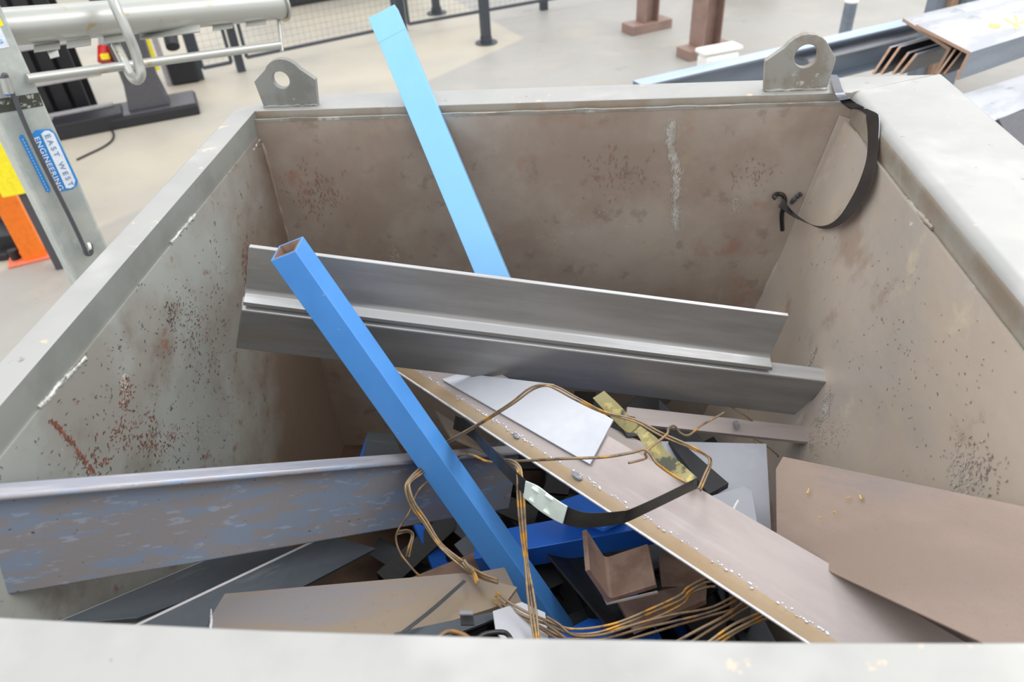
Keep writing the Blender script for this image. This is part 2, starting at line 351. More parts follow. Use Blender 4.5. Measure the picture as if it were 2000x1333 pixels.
grid('back_panel', Vector((XL-.01, YB, 1.186)), Vector((XL-.01, YB, ZB)), Vector((XR+.02, YB, 1.186)), Vector((XR+.02, YB, ZB)), 20, 24, M['wall_b'], -.006, .008, BIN, seed=3)
grid('front_panel', Vector((XL-.01, YF, 1.16)), Vector((XR+.02, YF, 1.16)), Vector((XL-.01, YF, ZB)), Vector((XR+.02, YF, ZB)), 6, 6, M['wall_b'], -.006, .004, BIN, seed=8)
box('bottom_panel', ((XL+XR)/2, (YF+YB)/2, ZB-.008), (XR-XL+.05, YB-YF+.05, .008), M['bottom'], BIN, 0)
# skids below
for sx in (-.5, .35): box('skid', (sx, .98, .0), (.09, 1.25, .132), M['lip'], BIN)
# rims: folded box sections with rounded outer edges
def rim_profile(w, h, ri, ro, n=6):
    """inner edge at y=0, outer at y=w, top z=0, bottom z=-h"""
    p = [(0, -h)]
    for i in range(n+1):
        a = math.pi-(math.pi/2)*i/n; p.append((ri+ri*math.cos(a), -ri+ri*math.sin(a)))
    for i in range(n+1):
        a = math.pi/2-(math.pi/2)*i/n; p.append((w-ro+ro*math.cos(a), -ro+ro*math.sin(a)))
    p.append((w, -h)); return p
def sweep(name, prof, path, outd, m, side_m=None, cut=None, segs=1):
    """rim swept along straight path; outd is outward; mitre set by per-end slopes in cut"""
    P0, P1 = Vector(path[0]), Vector(path[1]); a = (P1-P0).normalized(); o = Vector(outd); n = len(prof); vs = []; fs = []
    for s in range(segs+1):
        for (y, z) in prof:
            k = (cut[0]*y)*(1-s/segs)+(cut[1]*y)*(s/segs)
            jit = Vector((0, 0, 0))
            vs.append(P0.lerp(P1, s/segs)+a*k+o*y+Vector((0, 0, z)))
    for s in range(segs):
        for i in range(n):
            j = (i+1) % n; fs.append((s*n+i, s*n+j, (s+1)*n+j, (s+1)*n+i))
    fs.append(tuple(range(n))); fs.append(tuple(range(segs*n, segs*n+n)))
    ob = link(name, meshdata(name, vs, fs), m, BIN)
    if side_m:
        ob.data.materials.append(side_m)
        for p in ob.data.polygons:
            if abs(p.normal.z) < .35: p.material_index = 1
    return smooth(ob, .5)
sweep('left_rim', rim_profile(.057, .060, .0015, .008), [(XL, YF, ZR), (XL, YB+.012, ZR)], (-1, 0, 0), M['rim'], M['lip'], (-1, 0))
sweep('back_rim', rim_profile(.098, .050, .002, .010), [(XL, YB+.012, ZR), (XR, YB+.012, ZR)], (0, 1, 0), M['rim'], M['lip_r'], (.8, 2.25), 1)
plate('corner_piece', [(XL, YB+.012, ZR), (XLo, YB+.012, ZR), (-.747, YB+.035, ZR), (-.705, YB+.070, ZR), (-.627, YB+.110, ZR)], .05, M['rim'], BIN, .003)
sweep('right_rim', rim_profile(.226, .058, .022, .016, 8), [(XR, YB+.012, ZR), (XR, YF, ZR)], (1, 0, 0), M['rim'], M['lip_r'], (-.435, 1.0))
fr_ = sweep('front_rim', rim_profile(.132, .060, .003, .008), [(XR, YF-.003, ZR), (XL, YF-.003, ZR)], (0, -1, 0), M['rim'], M['lip'], (-1.0, .43), segs=24)
for v in fr_.data.vertices: v.co.y += .035*(v.co.x+.05)**2+.0006*__import__('mathutils').noise.noise(Vector((v.co.x*9, 0, 0)))
# lip edge of the back panel standing a little inside the rim, irregular top
vs = []; n = 60
from mathutils import noise as _n
for i in range(n+1):
    x = XL+.004+(XR-XL-.0)*i/n; zt = 1.1865+.0035*_n.noise(Vector((x*14, 0, 0)))
    vs += [(x, YB-.001, 1.180), (x, YB-.001, zt), (x, YB-.0065, zt), (x, YB-.0065, 1.180)]
fs = [(4*i+k, 4*i+(k+1) % 4, 4*i+4+(k+1) % 4, 4*i+4+k) for i in range(n) for k in range(4)]
fs += [(0, 1, 2, 3), (4*n+3, 4*n+2, 4*n+1, 4*n)]
link('back_lip_strip', meshdata('strip', vs, fs), M['lug'], BIN)
# corner seam strip on the right rear and welds
plate('corner_strip', [U(1640, 226, y=YB-.011), U(1664, 234, y=YB-.011), U(1500, 604, y=YB-.011), U(1466, 640, y=YB-.011)], .004, M['wall_r'], BIN, .0008, up=(0, -1, 0))
def bead(name, a, b, r, m=None, k=14):
    pts = [Vector(a).lerp(Vector(b), i/k)+Vector([random.uniform(-.0012, .0012) for _ in range(3)]) for i in range(k+1)]
    return tube(name, pts, r, m or M['weld'], BIN, 7, 2, .3)
bead('weld_bead', U(75, 798, x=XL), U(163, 700, x=XL), .0045)
bead('weld_bead', U(332, 476, x=XL), U(380, 420, x=XL), .0042)
bead('weld_bead', U(492, 296, x=XL), U(512, 262, x=XL), .004)
bead('weld_bead', U(1768, 388, rw=.002), U(1822, 446, rw=.002), .0045, M['lip_r'])
bead('weld_bead', (XL+.004, YB-.004, 1.13), (XL+.004, YB-.004, .5), .0045, M['wall_b'], 30)
bead('weld_bead', (.592, YB-.006, 1.12), (.60-.24*(1.14-.45), YB-.006, .45), .006, M['wall_r'], 30)
# gap line where the panels tuck under the rims
tube('rim_seam', [(XL-.0006, YF+.01, 1.1405), (XL-.0006, YB, 1.1405)], .0016, M['lug'], BIN, 6, 0)
tube('rim_seam', [(XR-.0006, YF+.01, 1.1415), (XR-.0006, YB-.1, 1.1415)], .0016, M['lug'], BIN, 6, 0)
PAN = {'l': (Vector((XL-.003, YF-.01, 1.15)), Vector((XL-.003, YF-.01, ZB)), Vector((XL-.003, YB+.01, 1.15)), .016, 1),
       'r': (Vector((.598, YF-.01, 1.145)), Vector((.598, YB+.01, 1.145)), Vector((XRB, YF-.01, ZB)), .03, 5),
       'b': (Vector((XL-.01, YB, 1.186)), Vector((XL-.01, YB, ZB)), Vector((XR+.02, YB, 1.186)), .008, 3)}
def flecks(name, key, lines, w, m, label, ang=None, seed=1):
    """small scratches and chips on a panel: lines of (px path, count, spread, length)"""
    from mathutils import noise
    rd = random.Random(seed); P, Q, R_, bump, sd = PAN[key]
    n = (Q-P).cross(R_-P).normalized(); eu = (Q-P).normalized(); ev = (R_-P).normalized(); lu = (Q-P).length; lv = (R_-P).length
    def surf(p):
        u = max(0, min(1, (p-P).dot(eu)/lu)); v = max(0, min(1, (p-P).dot(ev)/lv)); b = P+eu*u*lu+ev*v*lv
        e = min(1, 6*min(u, 1-u))*min(1, 6*min(v, 1-v))
        return b+n*(bump*e*noise.noise(b*3.1+Vector((sd, 0, 0)))+.0070)
    vs = []; fs = []
    for path, cnt, spread, ln in lines:
        pp = [U(*q_, pl=(P, n)) for q_ in path]
        for k in range(cnt):
            t = rd.random()*(len(pp)-1); a = int(t); c = pp[a].lerp(pp[min(a+1, len(pp)-1)], t-a) if len(pp) > 1 else pp[0]
            c = c+eu*rd.gauss(0, spread)+ev*rd.gauss(0, spread)
            th = (ang if ang is not None else 0)+rd.gauss(0, .35 if ang is not None else 1.5)
            d = eu*math.cos(th)+ev*math.sin(th); q = n.cross(d); L = ln*rd.uniform(.4, 1.5); W_ = w*rd.uniform(.5, 1.4)
            o0 = len(vs); c1 = c+q*rd.uniform(-.2, .2)*L
            for z_ in (c-d*L/2, c1+q*W_, c+d*L/2, c1-q*W_): vs.append(surf(z_))
            fs.append((o0, o0+1, o0+2, o0+3))
    o = link(name, meshdata(name, vs, fs), m, BIN); o['label'] = label; o['kind'] = 'stuff'
    return o
M['pale_chip'] = mat('pale_chip', [((170, 160, 148), 60, .4, .56, .8, 6)], (196, 192, 184), .5, .1, bump=.1)
M['red_chip'] = mat('red_brown_chip', [((104, 70, 56), 70, .42, .58, .8, 6)], (150, 84, 62), .5, .1, bump=.1)
M['tan_chip'] = mat('dull_red_chip', [((136, 112, 98), 70, .42, .58, .8, 6)], (156, 112, 94), .5, .1, bump=.1)
M['brown_chip'] = mat('dull_brown_chip', [((150, 132, 116), 70, .42, .58, .8, 6)], (136, 114, 98), .5, .1, bump=.1)
M['dark_chip'] = mat('dark_scratch', [((84, 72, 62), 70, .42, .58, .8, 6)], (72, 66, 60), .5, .1, bump=.1)
flecks('paint_scrape', 'b', [([(1309, 238), (1312, 290), (1322, 340), (1318, 400), (1320, 440)], 420, .0045, .022)], .0009, M['pale_chip'], 'pale vertical scrape on the back panel', 0)
flecks('paint_scrape', 'b', [([(1440, 385), (1436, 415)], 60, .007, .008), ([(770, 480), (772, 505)], 40, .008, .008), ([(1060, 430), (1300, 470)], 70, .03, .006)], .0009, M['pale_chip'], 'small pale chips on the back panel')
flecks('paint_scrape', 'b', [([(600, 350), (640, 400)], 130, .03, .012), ([(1180, 330), (1240, 340)], 90, .03, .010), ([(1450, 330), (1490, 350)], 50, .02, .008)], .0011, M['tan_chip'], 'reddish chips on the back panel', 0, 4)
flecks('scratches', 'l', [([(92, 822), (120, 850), (150, 890), (178, 925)], 110, .0016, .010), ([(262, 868), (300, 872), (345, 850)], 130, .012, .007), ([(230, 735), (240, 775), (235, 800)], 60, .008, .008), ([(150, 910), (200, 912)], 60, .012, .008),
        ([(285, 805), (296, 860)], 40, .012, .007), ([(205, 845), (262, 845)], 80, .014, .007), ([(470, 480), (478, 560)], 60, .010, .012), ([(350, 600), (420, 740)], 120, .035, .007), ([(400, 480), (430, 640)], 60, .03, .007)], .0010, M['red_chip'], 'red-brown scratches on the left panel', None, 2)
flecks('scratches', 'l', [([(330, 600), (380, 660)], 110, .03, .007), ([(60, 860), (330, 700)], 160, .06, .006), ([(300, 900), (460, 760)], 130, .05, .006), ([(318, 600), (330, 640)], 40, .007, .012)], .0007, M['dark_chip'], 'fine dark scratches on the left panel', None, 3)
flecks('paint_chips', 'l', [([(228, 738), (236, 752), (232, 790)], 70, .0045, .009), ([(295, 890), (420, 830)], 50, .012, .007)], .0012, M['pale_chip'], 'pale chips on the left panel', None, 5)
flecks('paint_chips', 'r', [([(1602, 678), (1596, 700), (1580, 728)], 90, .003, .012), ([(1620, 770), (1612, 800), (1598, 826)], 300, .006, .006), ([(1640, 840), (1560, 870)], 200, .018, .005), ([(1560, 420), (1640, 520)], 60, .03, .005), ([(1880, 900), (1900, 960)], 200, .02, .006)], .0013, M['pale_chip'], 'pale chips and dust on the right panel', None, 6)
flecks('paint_chips', 'r', [([(1700, 600), (1900, 900)], 160, .08, .005), ([(1900, 900), (1960, 940)], 90, .02, .007)], .0010, M['brown_chip'], 'brown specks on the right panel', None, 7)
# lifting lugs
def lug(x, w, h, y, hx, hz, rr, chamf, m, label):
    th = .016; out_ = []
    # outline: straight sides, shoulders, rounded top
    out_ = [(-w/2, 0), (-w/2*chamf[0], h*.55)]
    cx, cz, R2 = chamf[1], h-chamf[2], chamf[2]
    for i in range(9):
        a = math.radians(150-120*i/8); out_.append((cx+R2*math.cos(a), cz+R2*math.sin(a)))
    out_ += [(w/2*chamf[0], h*.55), (w/2, 0)]
    # resample ring to pair with hole
    n = 48; per = []
    tot = 0; seg = []
    for i in range(len(out_)):
        a = Vector((*out_[i], 0)); b = Vector((*out_[(i+1) % len(out_)], 0)); seg.append((a, b, (b-a).length))
    for k in range(n):
        ang = 2*math.pi*k/n; d = Vector((math.cos(ang), math.sin(ang), 0)); c = Vector((hx, hz, 0)); best = None
        for a, b, l in seg:
            e = b-a; den = d.x*e.y-d.y*e.x
            if abs(den) < 1e-9: continue
            t = ((a-c).x*e.y-(a-c).y*e.x)/den; s = ((a-c).x*d.y-(a-c).y*d.x)/den
            if t > 0 and -.001 <= s <= 1.001 and (best is None or t < best): best = t
        per.append(c+d*best)
    # snap nearest ring points to true corners
    for c in out_:
        c = Vector((*c, 0)); i = min(range(n), key=lambda k: (per[k]-c).length); per[i] = c
    vs = []
    for yy in (0, th):
        vs += [(p.x, yy, p.y) for p in per]; vs += [(hx+rr*math.cos(2*math.pi*k/n), yy, hz+rr*math.sin(2*math.pi*k/n)) for k in range(n)]
    fs = []
    for k in range(n):
        j = (k+1) % n
        fs += [(k, j, n+j, n+k), (2*n+k, 3*n+k, 3*n+j, 2*n+j), (k, 2*n+k, 2*n+j, j), (n+k, n+j, 3*n+j, 3*n+k)]
    o = link('lifting_lug', meshdata('lug', vs, fs), m, BIN, Matrix.Translation((x, y, ZR)))
    bev(o, .0012); o['label'] = label
    bead('weld_bead', (x-w/2, y-.001, ZR+.002), (x+w/2, y-.001, ZR+.002), .0035, m)
    return o
lug(-.628, .125, .106, 1.632, -.008, .060, .019, (1.12, .0, .045), M['lug_l'], 'lifting lug with pointed shoulders, by the galvanised frame')
lug(.489, .132, .117, 1.632, .010, .072, .024, (1.10, .008, .052), M['lug'], 'rounder scuffed lifting lug by the steel strap')

# ================================================================== LONG PIECES
def angle_prof(a, b, t):
    """legs: a along +y, b along -z, heel at the origin"""
    return [(0, 0), (a, 0), (a, -t), (t, -t), (t, -b), (0, -b)]
def edgemat(o, d, c, m):  # faces turned towards d get the painted highlight
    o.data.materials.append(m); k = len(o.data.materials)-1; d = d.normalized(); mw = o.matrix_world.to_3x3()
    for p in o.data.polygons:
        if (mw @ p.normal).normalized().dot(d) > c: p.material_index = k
# --- two nested grey angles lying across the bin
H0, H1 = U(481, 570, d=1.44), U(1500, 697, d=1.50)      # crease line of the rear angle
T0 = legdir(H0, H1, .100, 800, 517, (0, .3, 1))
a_ax = (H1-H0).normalized()
B0 = legdir(H0, H1, .040, 900, 655, (0, -1, .1))
def Lbar(name, P0, P1, d1, l1, d2, l2, t, m, skew=(0, 0), parent=None, bevel=.0012, fillet=True):
    """angle iron: two legs of directions d1,d2 out of heel line P0-P1"""
    a = (P1-P0).normalized(); L = (P1-P0).length
    d1 = (d1-a*d1.dot(a)).normalized(); d2 = (d2-a*d2.dot(a)).normalized()
    prof = [Vector()]; prof.append(d1*l1); prof.append(d1*l1+d2*t)
    c = d1*t+d2*t
    if fillet:
        r = min(t*1.0, .008)
        for i in range(5):
            th = i/4*math.pi/2
            prof.append(c+d1*(r-r*math.sin(th))+d2*(r-r*math.cos(th)))
    else: prof.append(c)
    prof.append(d2*l2+d1*t); prof.append(d2*l2)
    n = len(prof); vs = []
    for e in (0, 1):
        for p in prof: vs.append((P1 if e else P0)+p+a*(p.length*skew[e]))
    fs = [tuple(range(n)), tuple(range(n, 2*n))[::-1]]+[(i, (i+1) % n, n+(i+1) % n, n+i) for i in range(n)]
    Mx = frame(P0, a, d1); Mi = Mx.inverted()
    o = link(name, meshdata(name, [Mi @ v for v in vs], fs), m, parent, Mx)
    if bevel: bev(o, bevel, 3)
    return smooth(o, .5)
o = Lbar('steel_angle', H0, H1, B0, .034, T0, .100, .008, M['grey_bar'], skew=(.10, .10)); edgemat(o, T0, .8, M['greyglint'])
tag(o, 'long grey steel angle across the bin, upright leg in front of the pale blue bar', 'steel angle')
E0 = H0+B0*.036-T0*.0005; E1 = U(1613, 719, d=1.60)
E1 = H1+B0*.036 + a_ax*.128
D0 = legdir(E0, E1, .104, 1040, 744, (0, -.45, -1)); print('E', PR(E0), PR(E1), PR(E0+D0*.104), PR(E1+D0*.104), D0)
o = Lbar('steel_angle', E0-T0*.0075, E1-T0*.0075, -B0, .034, D0, .104, .008, M['grey_bar'], skew=(-.22, -.34), bevel=.003); edgemat(o, -D0, .7, M['greyglint'])
tag(o, 'long grey steel angle nested in front, its broad leg hanging down with square-cut end', 'steel angle')
# small tab at the left cut end
o = plate('end_burr', [U(484, 532, d=1.435), U(490, 530, d=1.435), U(487, 565, d=1.435), U(477, 572, d=1.435)], .003, M['tan'])
tag(o, 'tiny bent steel sliver sticking up at the left cut end of the grey angles', 'offcut')

# --- tubes
def hollow(name, P0, P1, V, a, b, t, m, parent=None, inner=None, warp=None):
    prof = [(-a/2, -b/2), (a/2, -b/2), (a/2, b/2), (-a/2, b/2)]; h = [(y*(1-2*t/a), z*(1-2*t/b)) for y, z in prof]
    return prism(name, prof, P0, P1, V, m, parent, .0022, hole=h, warp=warp)
# blue tube leaning across the front
A = U(563, 489, d=1.31); Bp = U(1108, 1262, d=1.46)
ax = (Bp-A).normalized(); side = ax.cross(Vector((0, 0, 1))).normalized(); nrm = side.cross(ax)
view = (CAM-(A+Bp)/2).normalized()
vv = (view-ax*view.dot(ax)).normalized(); ss = ax.cross(vv)
V = vv*math.cos(math.radians(31))+ss*math.sin(math.radians(31))
_F1 = frame(A, ax, V).to_3x3().inverted() @ vv
def mitre(v, L):
    return (v[0]+.42*(v[1]*_F1.y+v[2]*_F1.z), v[1], v[2]) if v[0] < L*.5 else v
o = hollow('square_tube', A-ax*.004, Bp, V, .052, .052, .003, M['blue'], warp=mitre)
tag(o, 'bright blue square tube leaning across the grey angles with an open cut top end', 'square tube')
# rust colour inside and on the cut end
BT = o
lin_ = prism('tube_lining', [(-.0218, -.0218), (.0218, -.0218), (.0218, .0218), (-.0218, .0218)], A-ax*.0036, A+ax*.12, V, M['rust'], BT, 0, warp=lambda v, L: mitre(v, .12),
      hole=[(-.0205, -.0205), (.0205, -.0205), (.0205, .0205), (-.0205, .0205)])
lin_['label'] = 'rusty bare inside of the tube'
# pale blue bar leaning on the rear rim
A2 = U(749, 28, d=1.675); B2 = U(1052, 752, d=1.585)
mid = U(866, 232, y=YB); 
ax2 = (B2-A2).normalized(); view2 = (CAM-(A2+B2)/2).normalized()
vv2 = (view2-ax2*view2.dot(ax2)).normalized(); ss2 = ax2.cross(vv2)
V2 = vv2*math.cos(math.radians(9))+ss2*math.sin(math.radians(9))
o = hollow('rectangular_tube', A2, B2, V2, .066, .025, .0025, M['blue2'])
tag(o, 'pale blue flat rectangular tube leaning steeply over the rear rim of the bin', 'rectangular tube')
o2 = prism('end_cap', [(-.0335, -.013), (.0335, -.013), (.0335, .013), (-.0335, .013)], A2-ax2*.0012, A2+ax2*.062, V2, M['blue2'], o, .001)

# --- blue-grey angle from the left wall
P0 = U(-25, 943, d=.905); P1 = U(1012, 868, d=1.66)
# front edge of the toe: lower boundary of bright band
toe = legdir(P0, P1, .026, 410, 934, (0, -1, .3))
G0 = legdir(P0, P1, .145, 410, 1088, (0, -.5, -1))
o = Lbar('steel_channel', P0, P1, toe, .026, G0, .145, .009, M['scale'], bevel=.004, skew=(-.6, 0)); edgemat(o, Vector((0, -.2, 1)), .75, M['scaleglint'])
tag(o, 'broad blue-grey steel channel with peeling mill scale running in from the left wall', 'steel channel')

# --- pinkish angle running to the front right corner
R0 = U(768, 722, d=1.62); R1 = U(1640, 1299, d=.985)
rax = (R1-R0).normalized(); R1 = R1+rax*.17
WD = legdir(R0, R1, .024, 1129, 928, (.3, .3, 1))
heel0, heel1 = R0+WD*.024, R1+WD*.024
WL = legdir(heel0, heel1, .096, 1381, 963, (.6, .7, .1))
prof_o = Lbar('steel_angle', heel0, heel1, WL, .096, -WD, .026, .006, M['tan'])
prof_o.data.materials.append(M['tan2'])
for p in prof_o.data.polygons:
    wn = (prof_o.matrix_world.to_3x3() @ p.normal)
    pc = prof_o.matrix_world @ p.center
    if abs(wn.dot(-WD)) < .6 and (pc-heel0).dot(-WD) > .004: p.material_index = 1
tag(prof_o, 'long pinkish-tan steel angle with an ochre side leg, running to the front right', 'steel angle')
# bright rolled toe edge
o = tube('bright_edge', [R0+WD*.0005, R1+WD*.0005], .0026, M['edge'], prof_o, 8, 0)
# weld spatter along the heel
pts = []; vs = []; fs = []
L_ = (heel1-heel0).length; nW = (WL.cross(rax)).normalized()
if nW.z < 0: nW = -nW
def blob_mesh(cs):
    vs = []; fs = []
    for c, r, fl_ in cs:
        k = len(vs); nu, nv = 7, 5
        for i in range(nv+1):
            th = math.pi*i/nv
            for j in range(nu):
                ph = 2*math.pi*j/nu; rr = r*random.uniform(.85, 1.15)
                q = rax*math.cos(ph)*math.sin(th)*rr*fl_+WL*math.sin(ph)*math.sin(th)*rr+nW*math.cos(th)*rr*.6
                vs.append(c+q)
        for i in range(nv):
            for j in range(nu): fs.append((k+i*nu+j, k+i*nu+(j+1) % nu, k+(i+1)*nu+(j+1) % nu, k+(i+1)*nu+j))
    return vs, fs
cs = []
for i in range(230):
    t = random.random()**.8; 
    if .58 < t < 1 and random.random() < .5: continue
    cs.append((heel0+rax*L_*(.02+.95*t)+WL*random.gauss(.002, .0022)+nW*.0005, random.uniform(.0008, .0021), 1.5))
vs, fs = blob_mesh(cs)
o = smooth(link('weld_spatter', meshdata('spatter', vs, fs), M['edge'], prof_o), 1); o['kind'] = 'stuff'
for (px, py, r) in ((1008, 852, .0055), (1128, 931, .0075)):
    c = U(px, py, pl=(heel0, nW)); vs, fs = blob_mesh([(c, r, 1.7)])
    smooth(link('weld_tack', meshdata('tack', vs, fs), M['palegrey'], prof_o), 1)
bar_pl = (heel0, nW)
_b0, _b1 = heel0+WL*.096, heel1+WL*.096

# --- white plate lying on it
pl2 = (heel0+nW*.007, (nW+Vector((0, 0, .0))).normalized())
P_ = [U(1198, 820, pl=pl2), U(1152, 907, pl=pl2), U(862, 741, pl=pl2), U(900, 729, pl=pl2), U(1080, 750, pl=pl2)]
o = plate('steel_plate', P_, .004, M['pale'], None, .0006)
tag(o, 'bright pale zinc-coated plate lying on the pinkish angle below the grey angles', 'plate')

# --- wide brown plate on the right
Q = [U(1530, 893, d=1.30), U(2060, 1003, d=.855), U(2060, 1335, d=.78), U(1502, 1058, d=1.175), U(1500, 905, d=1.29)]
o = plate('steel_plate', Q, .007, M['brown'], None, .001)
tag(o, 'wide brown steel plate sloping down against the right side of the bin', 'plate')
_pc = U(1530, 893, d=1.30); _pn = (U(2060, 1003, d=.855)-_pc).cross(U(1502, 1058, d=1.175)-_pc).normalized()
if _pn.dot(CAM-_pc) < 0: _pn = -_pn
for sp_ in (((1576, 965), (1580, 955)), ((1652, 974), (1660, 972)), ((1679, 968), (1682, 976)), ((1600, 1010), (1603, 1013)), ((1626, 1002), (1631, 1000))):
    c_ = [U(*q_, pl=(_pc+_pn*.002, _pn)) for q_ in sp_]; tube('paint_spot', c_, .0016, M['ochre'], o, 6, 0, .4)
# --- pale grey plate with cut corner
gp = [U(1290, 862, d=1.44), U(1497, 867, d=1.42), U(1508, 1060, d=1.27), U(1330, 1010, d=1.32)]
o = plate('steel_plate', gp, .005, M['palegrey'])
tag(o, 'pale grey square plate standing between the yellowed strap and the brown plate', 'plate')
gp = [U(1383, 972, d=1.29), U(1452, 951, d=1.30), U(1469, 962, d=1.29), U(1484, 1060, d=1.21), U(1400, 1020, d=1.23)]
o = plate('steel_plate', gp, .005, M['palegrey'])
tag(o, 'small grey plate with a snipped corner in front of the pale grey square plate', 'plate')
o = plate('steel_sliver', [U(1424, 1006, d=1.19), U(1441, 976, d=1.22), U(1444, 978, d=1.22), U(1429, 1010, d=1.19)], .002, M['edge'])
tag(o, 'thin bright steel sliver leaning on the small snipped grey plate', 'offcut')
# --- flat bar at the back right
fb = [U(1225, 795, d=1.50), U(1619, 838, d=1.56), U(1617, 868, d=1.53), U(1222, 826, d=1.47)]
o = plate('flat_bar', fb, .008, M['tan'])
tag(o, 'narrow pinkish flat bar lying level below the right end of the grey angles', 'flat bar')
FB = o
tube('bolt', [U(1437, 826, d=1.52), U(1441, 834, d=1.50)], .005, M['palegrey'], FB, 8, 0)
# short pink bar under the tape
fb = [U(1185, 832, d=1.44), U(1262, 868, d=1.42), U(1300, 905, d=1.38), U(1265, 908, d=1.37), U(1180, 850, d=1.42)]
o = plate('flat_bar', fb, .006, M['tan']); tag(o, 'short pinkish flat bar partly under the yellowed strap', 'flat bar')
# black bar beside the grey plate
fb = [U(1306, 858, d=1.43), U(1328, 858, d=1.43), U(1422, 952, d=1.33), U(1384, 965, d=1.30)]
o = plate('flat_bar', fb, .012, M['black']); tag(o, 'black flat bar between the yellowed strap and the pale grey plate', 'flat bar')

# --- blue box piece deep in the pile
X0 = U(934, 1084, d=1.56); X1 = U(1330, 1012, d=1.50)
xa = (X1-X0).normalized(); xv = (CAM-X0).normalized(); xv = (xv-xa*xv.dot(xa)).normalized(); xs = xa.cross(xv)
VV = xv*math.cos(.62)-xs*math.sin(.62)
if (VV.z) < (xv*math.cos(.62)+xs*math.sin(.62)).z: VV = xv*math.cos(.62)+xs*math.sin(.62)
o = hollow('square_tube', X0, X1, VV, .060, .060, .003, M['blued'])
tag(o, 'deep blue square tube lying under the bright blue tube in the pile', 'square tube')
# --- rusty angle offcut
hA = U(1186, 1180, d=1.30); hB = U(1176, 1090, d=1.40)
lA = (U(1143, 1091, d=1.30)-hA); lB = (U(1290, 1156, d=1.27)-hA)
hx = (hB-hA).normalized()
o = Lbar('angle_offcut', hA, hA+hx*.10, lA, .086, lB, .092, .009, M['rust'], bevel=.001)
tube('bright_edge', [hA+lA.normalized()*.086, hA, hA+lB.normalized()*.092], .003, M['tan'], o, 6, 0)
tag(o, 'short brown rusty angle offcut standing open towards the camera beside the deep blue tube', 'offcut')
# --- rusty channel offcut below
cp = [U(1205, 1172, d=1.40), U(1380, 1135, d=1.42), U(1379, 1176, d=1.36), U(1236, 1226, d=1.30)]
o = plate('channel_offcut', cp, .010, M['rust']); CO = o
plate('flange', [U(1286, 1080, d=1.50), U(1378, 1090, d=1.50), U(1379, 1136, d=1.42), U(1290, 1158, d=1.42)], .009, M['rust'], CO)
tag(o, 'rusty brown channel offcut below the short angle offcut', 'offcut')
# --- black channel
k0 = U(1085, 1100, d=1.52); k1 = U(1222, 1262, d=1.33)
kd1 = legdir(k0, k1, .05, 1140, 1100, (1, 0, .2)); kd2 = legdir(k0, k1, .055, 1080, 1130, (-1, -.3, -.2))
o = Lbar('steel_angle', k0+kd1*.02, k1+kd1*.02, kd1, .05, kd2, .055, .006, M['black'])
tag(o, 'black steel angle lying to the right of the foot of the bright blue tube', 'steel angle')
# --- dark angles lower left
def quadbar(name, q, th, m, label, cat, edge=None, bevel=.0008):
    o = plate(name, q, th, m, None, bevel); tag(o, label, cat)
    if edge: tube('bright_edge', [q[0], q[1]], edge, M['machl'], o, 6, 0)
    return o
quadbar('flat_bar', [U(96, 1226, d=.985), U(470, 1069, d=1.34), U(640, 1050, d=1.42), U(262, 1232, d=1.06)], .007, M['darkst'],
        'dark grey flat bar, rearmost of the two slanting under the blue-grey channel', 'flat bar', .003)
quadbar('flat_bar', [U(250, 1231, d=1.03), U(640, 1046, d=1.38), U(740, 1060, d=1.40), U(430, 1240, d=1.10)], .007, M['darkst'],
        'dark grey flat bar, nearer of the two slanting under the blue-grey channel', 'flat bar', .003)
# --- brown flat at the front
q = [U(412, 1161, d=1.15), U(905, 1118, d=1.26), U(1010, 1150, d=1.24), U(985, 1190, d=1.20), U(770, 1245, d=1.10), U(408, 1255, d=1.05)]
o = plate('flat_bar', q, .008, M['brown2']); tag(o, 'broad brown-grey flat bar just behind the front rim with a rough sheared end', 'flat bar')
BFp = o
tube('sheared_edge', [U(412+random.uniform(-1.5, 1.5), 1161+i*11, d=1.15-.011*i) for i in range(8)], .002, M['edge'], BFp, 6, 3, .3)
# white plate bottom
q = [U(962, 1196, d=1.14), U(1018, 1178, d=1.18), U(1066, 1194, d=1.17), U(1075, 1275, d=1.09), U(992, 1275, d=1.07), U(970, 1225, d=1.10)]
o = plate('plate_offcut', q, .003, M['pale']); tag(o, 'small white plate offcut at the foot of the rusty wires by the front rim', 'offcut')
# rust flat behind brown flat
q = [U(800, 1128, d=1.50), U(925, 1078, d=1.62), U(1010, 1100, d=1.62), U(1000, 1150, d=1.55), U(900, 1140, d=1.45)]
quadbar('plate_offcut', q, .006, M['rust'], 'orange-rusted plate offcut behind the brown-grey flat bar', 'offcut')
q = [U(930, 1120, d=1.32), U(985, 1110, d=1.36), U(1045, 1235, d=1.22), U(985, 1200, d=1.22)]
quadbar('plate_offcut', q, .006, M['brown2'], 'dull brown offcut between the brown-grey flat bar and the bright blue tube', 'offcut')
# thin black strap offcut on the brown flat
o = strap('strap_offcut', [U(776, 1240, d=1.075), U(840, 1190, d=1.13), U(905, 1133, d=1.20)], [U(784, 1243, d=1.075), U(848, 1193, d=1.13), U(911, 1137, d=1.20)], .001, M['black'])
tag(o, 'thin black strap offcut lying slantwise on the brown-grey flat bar', 'strap')
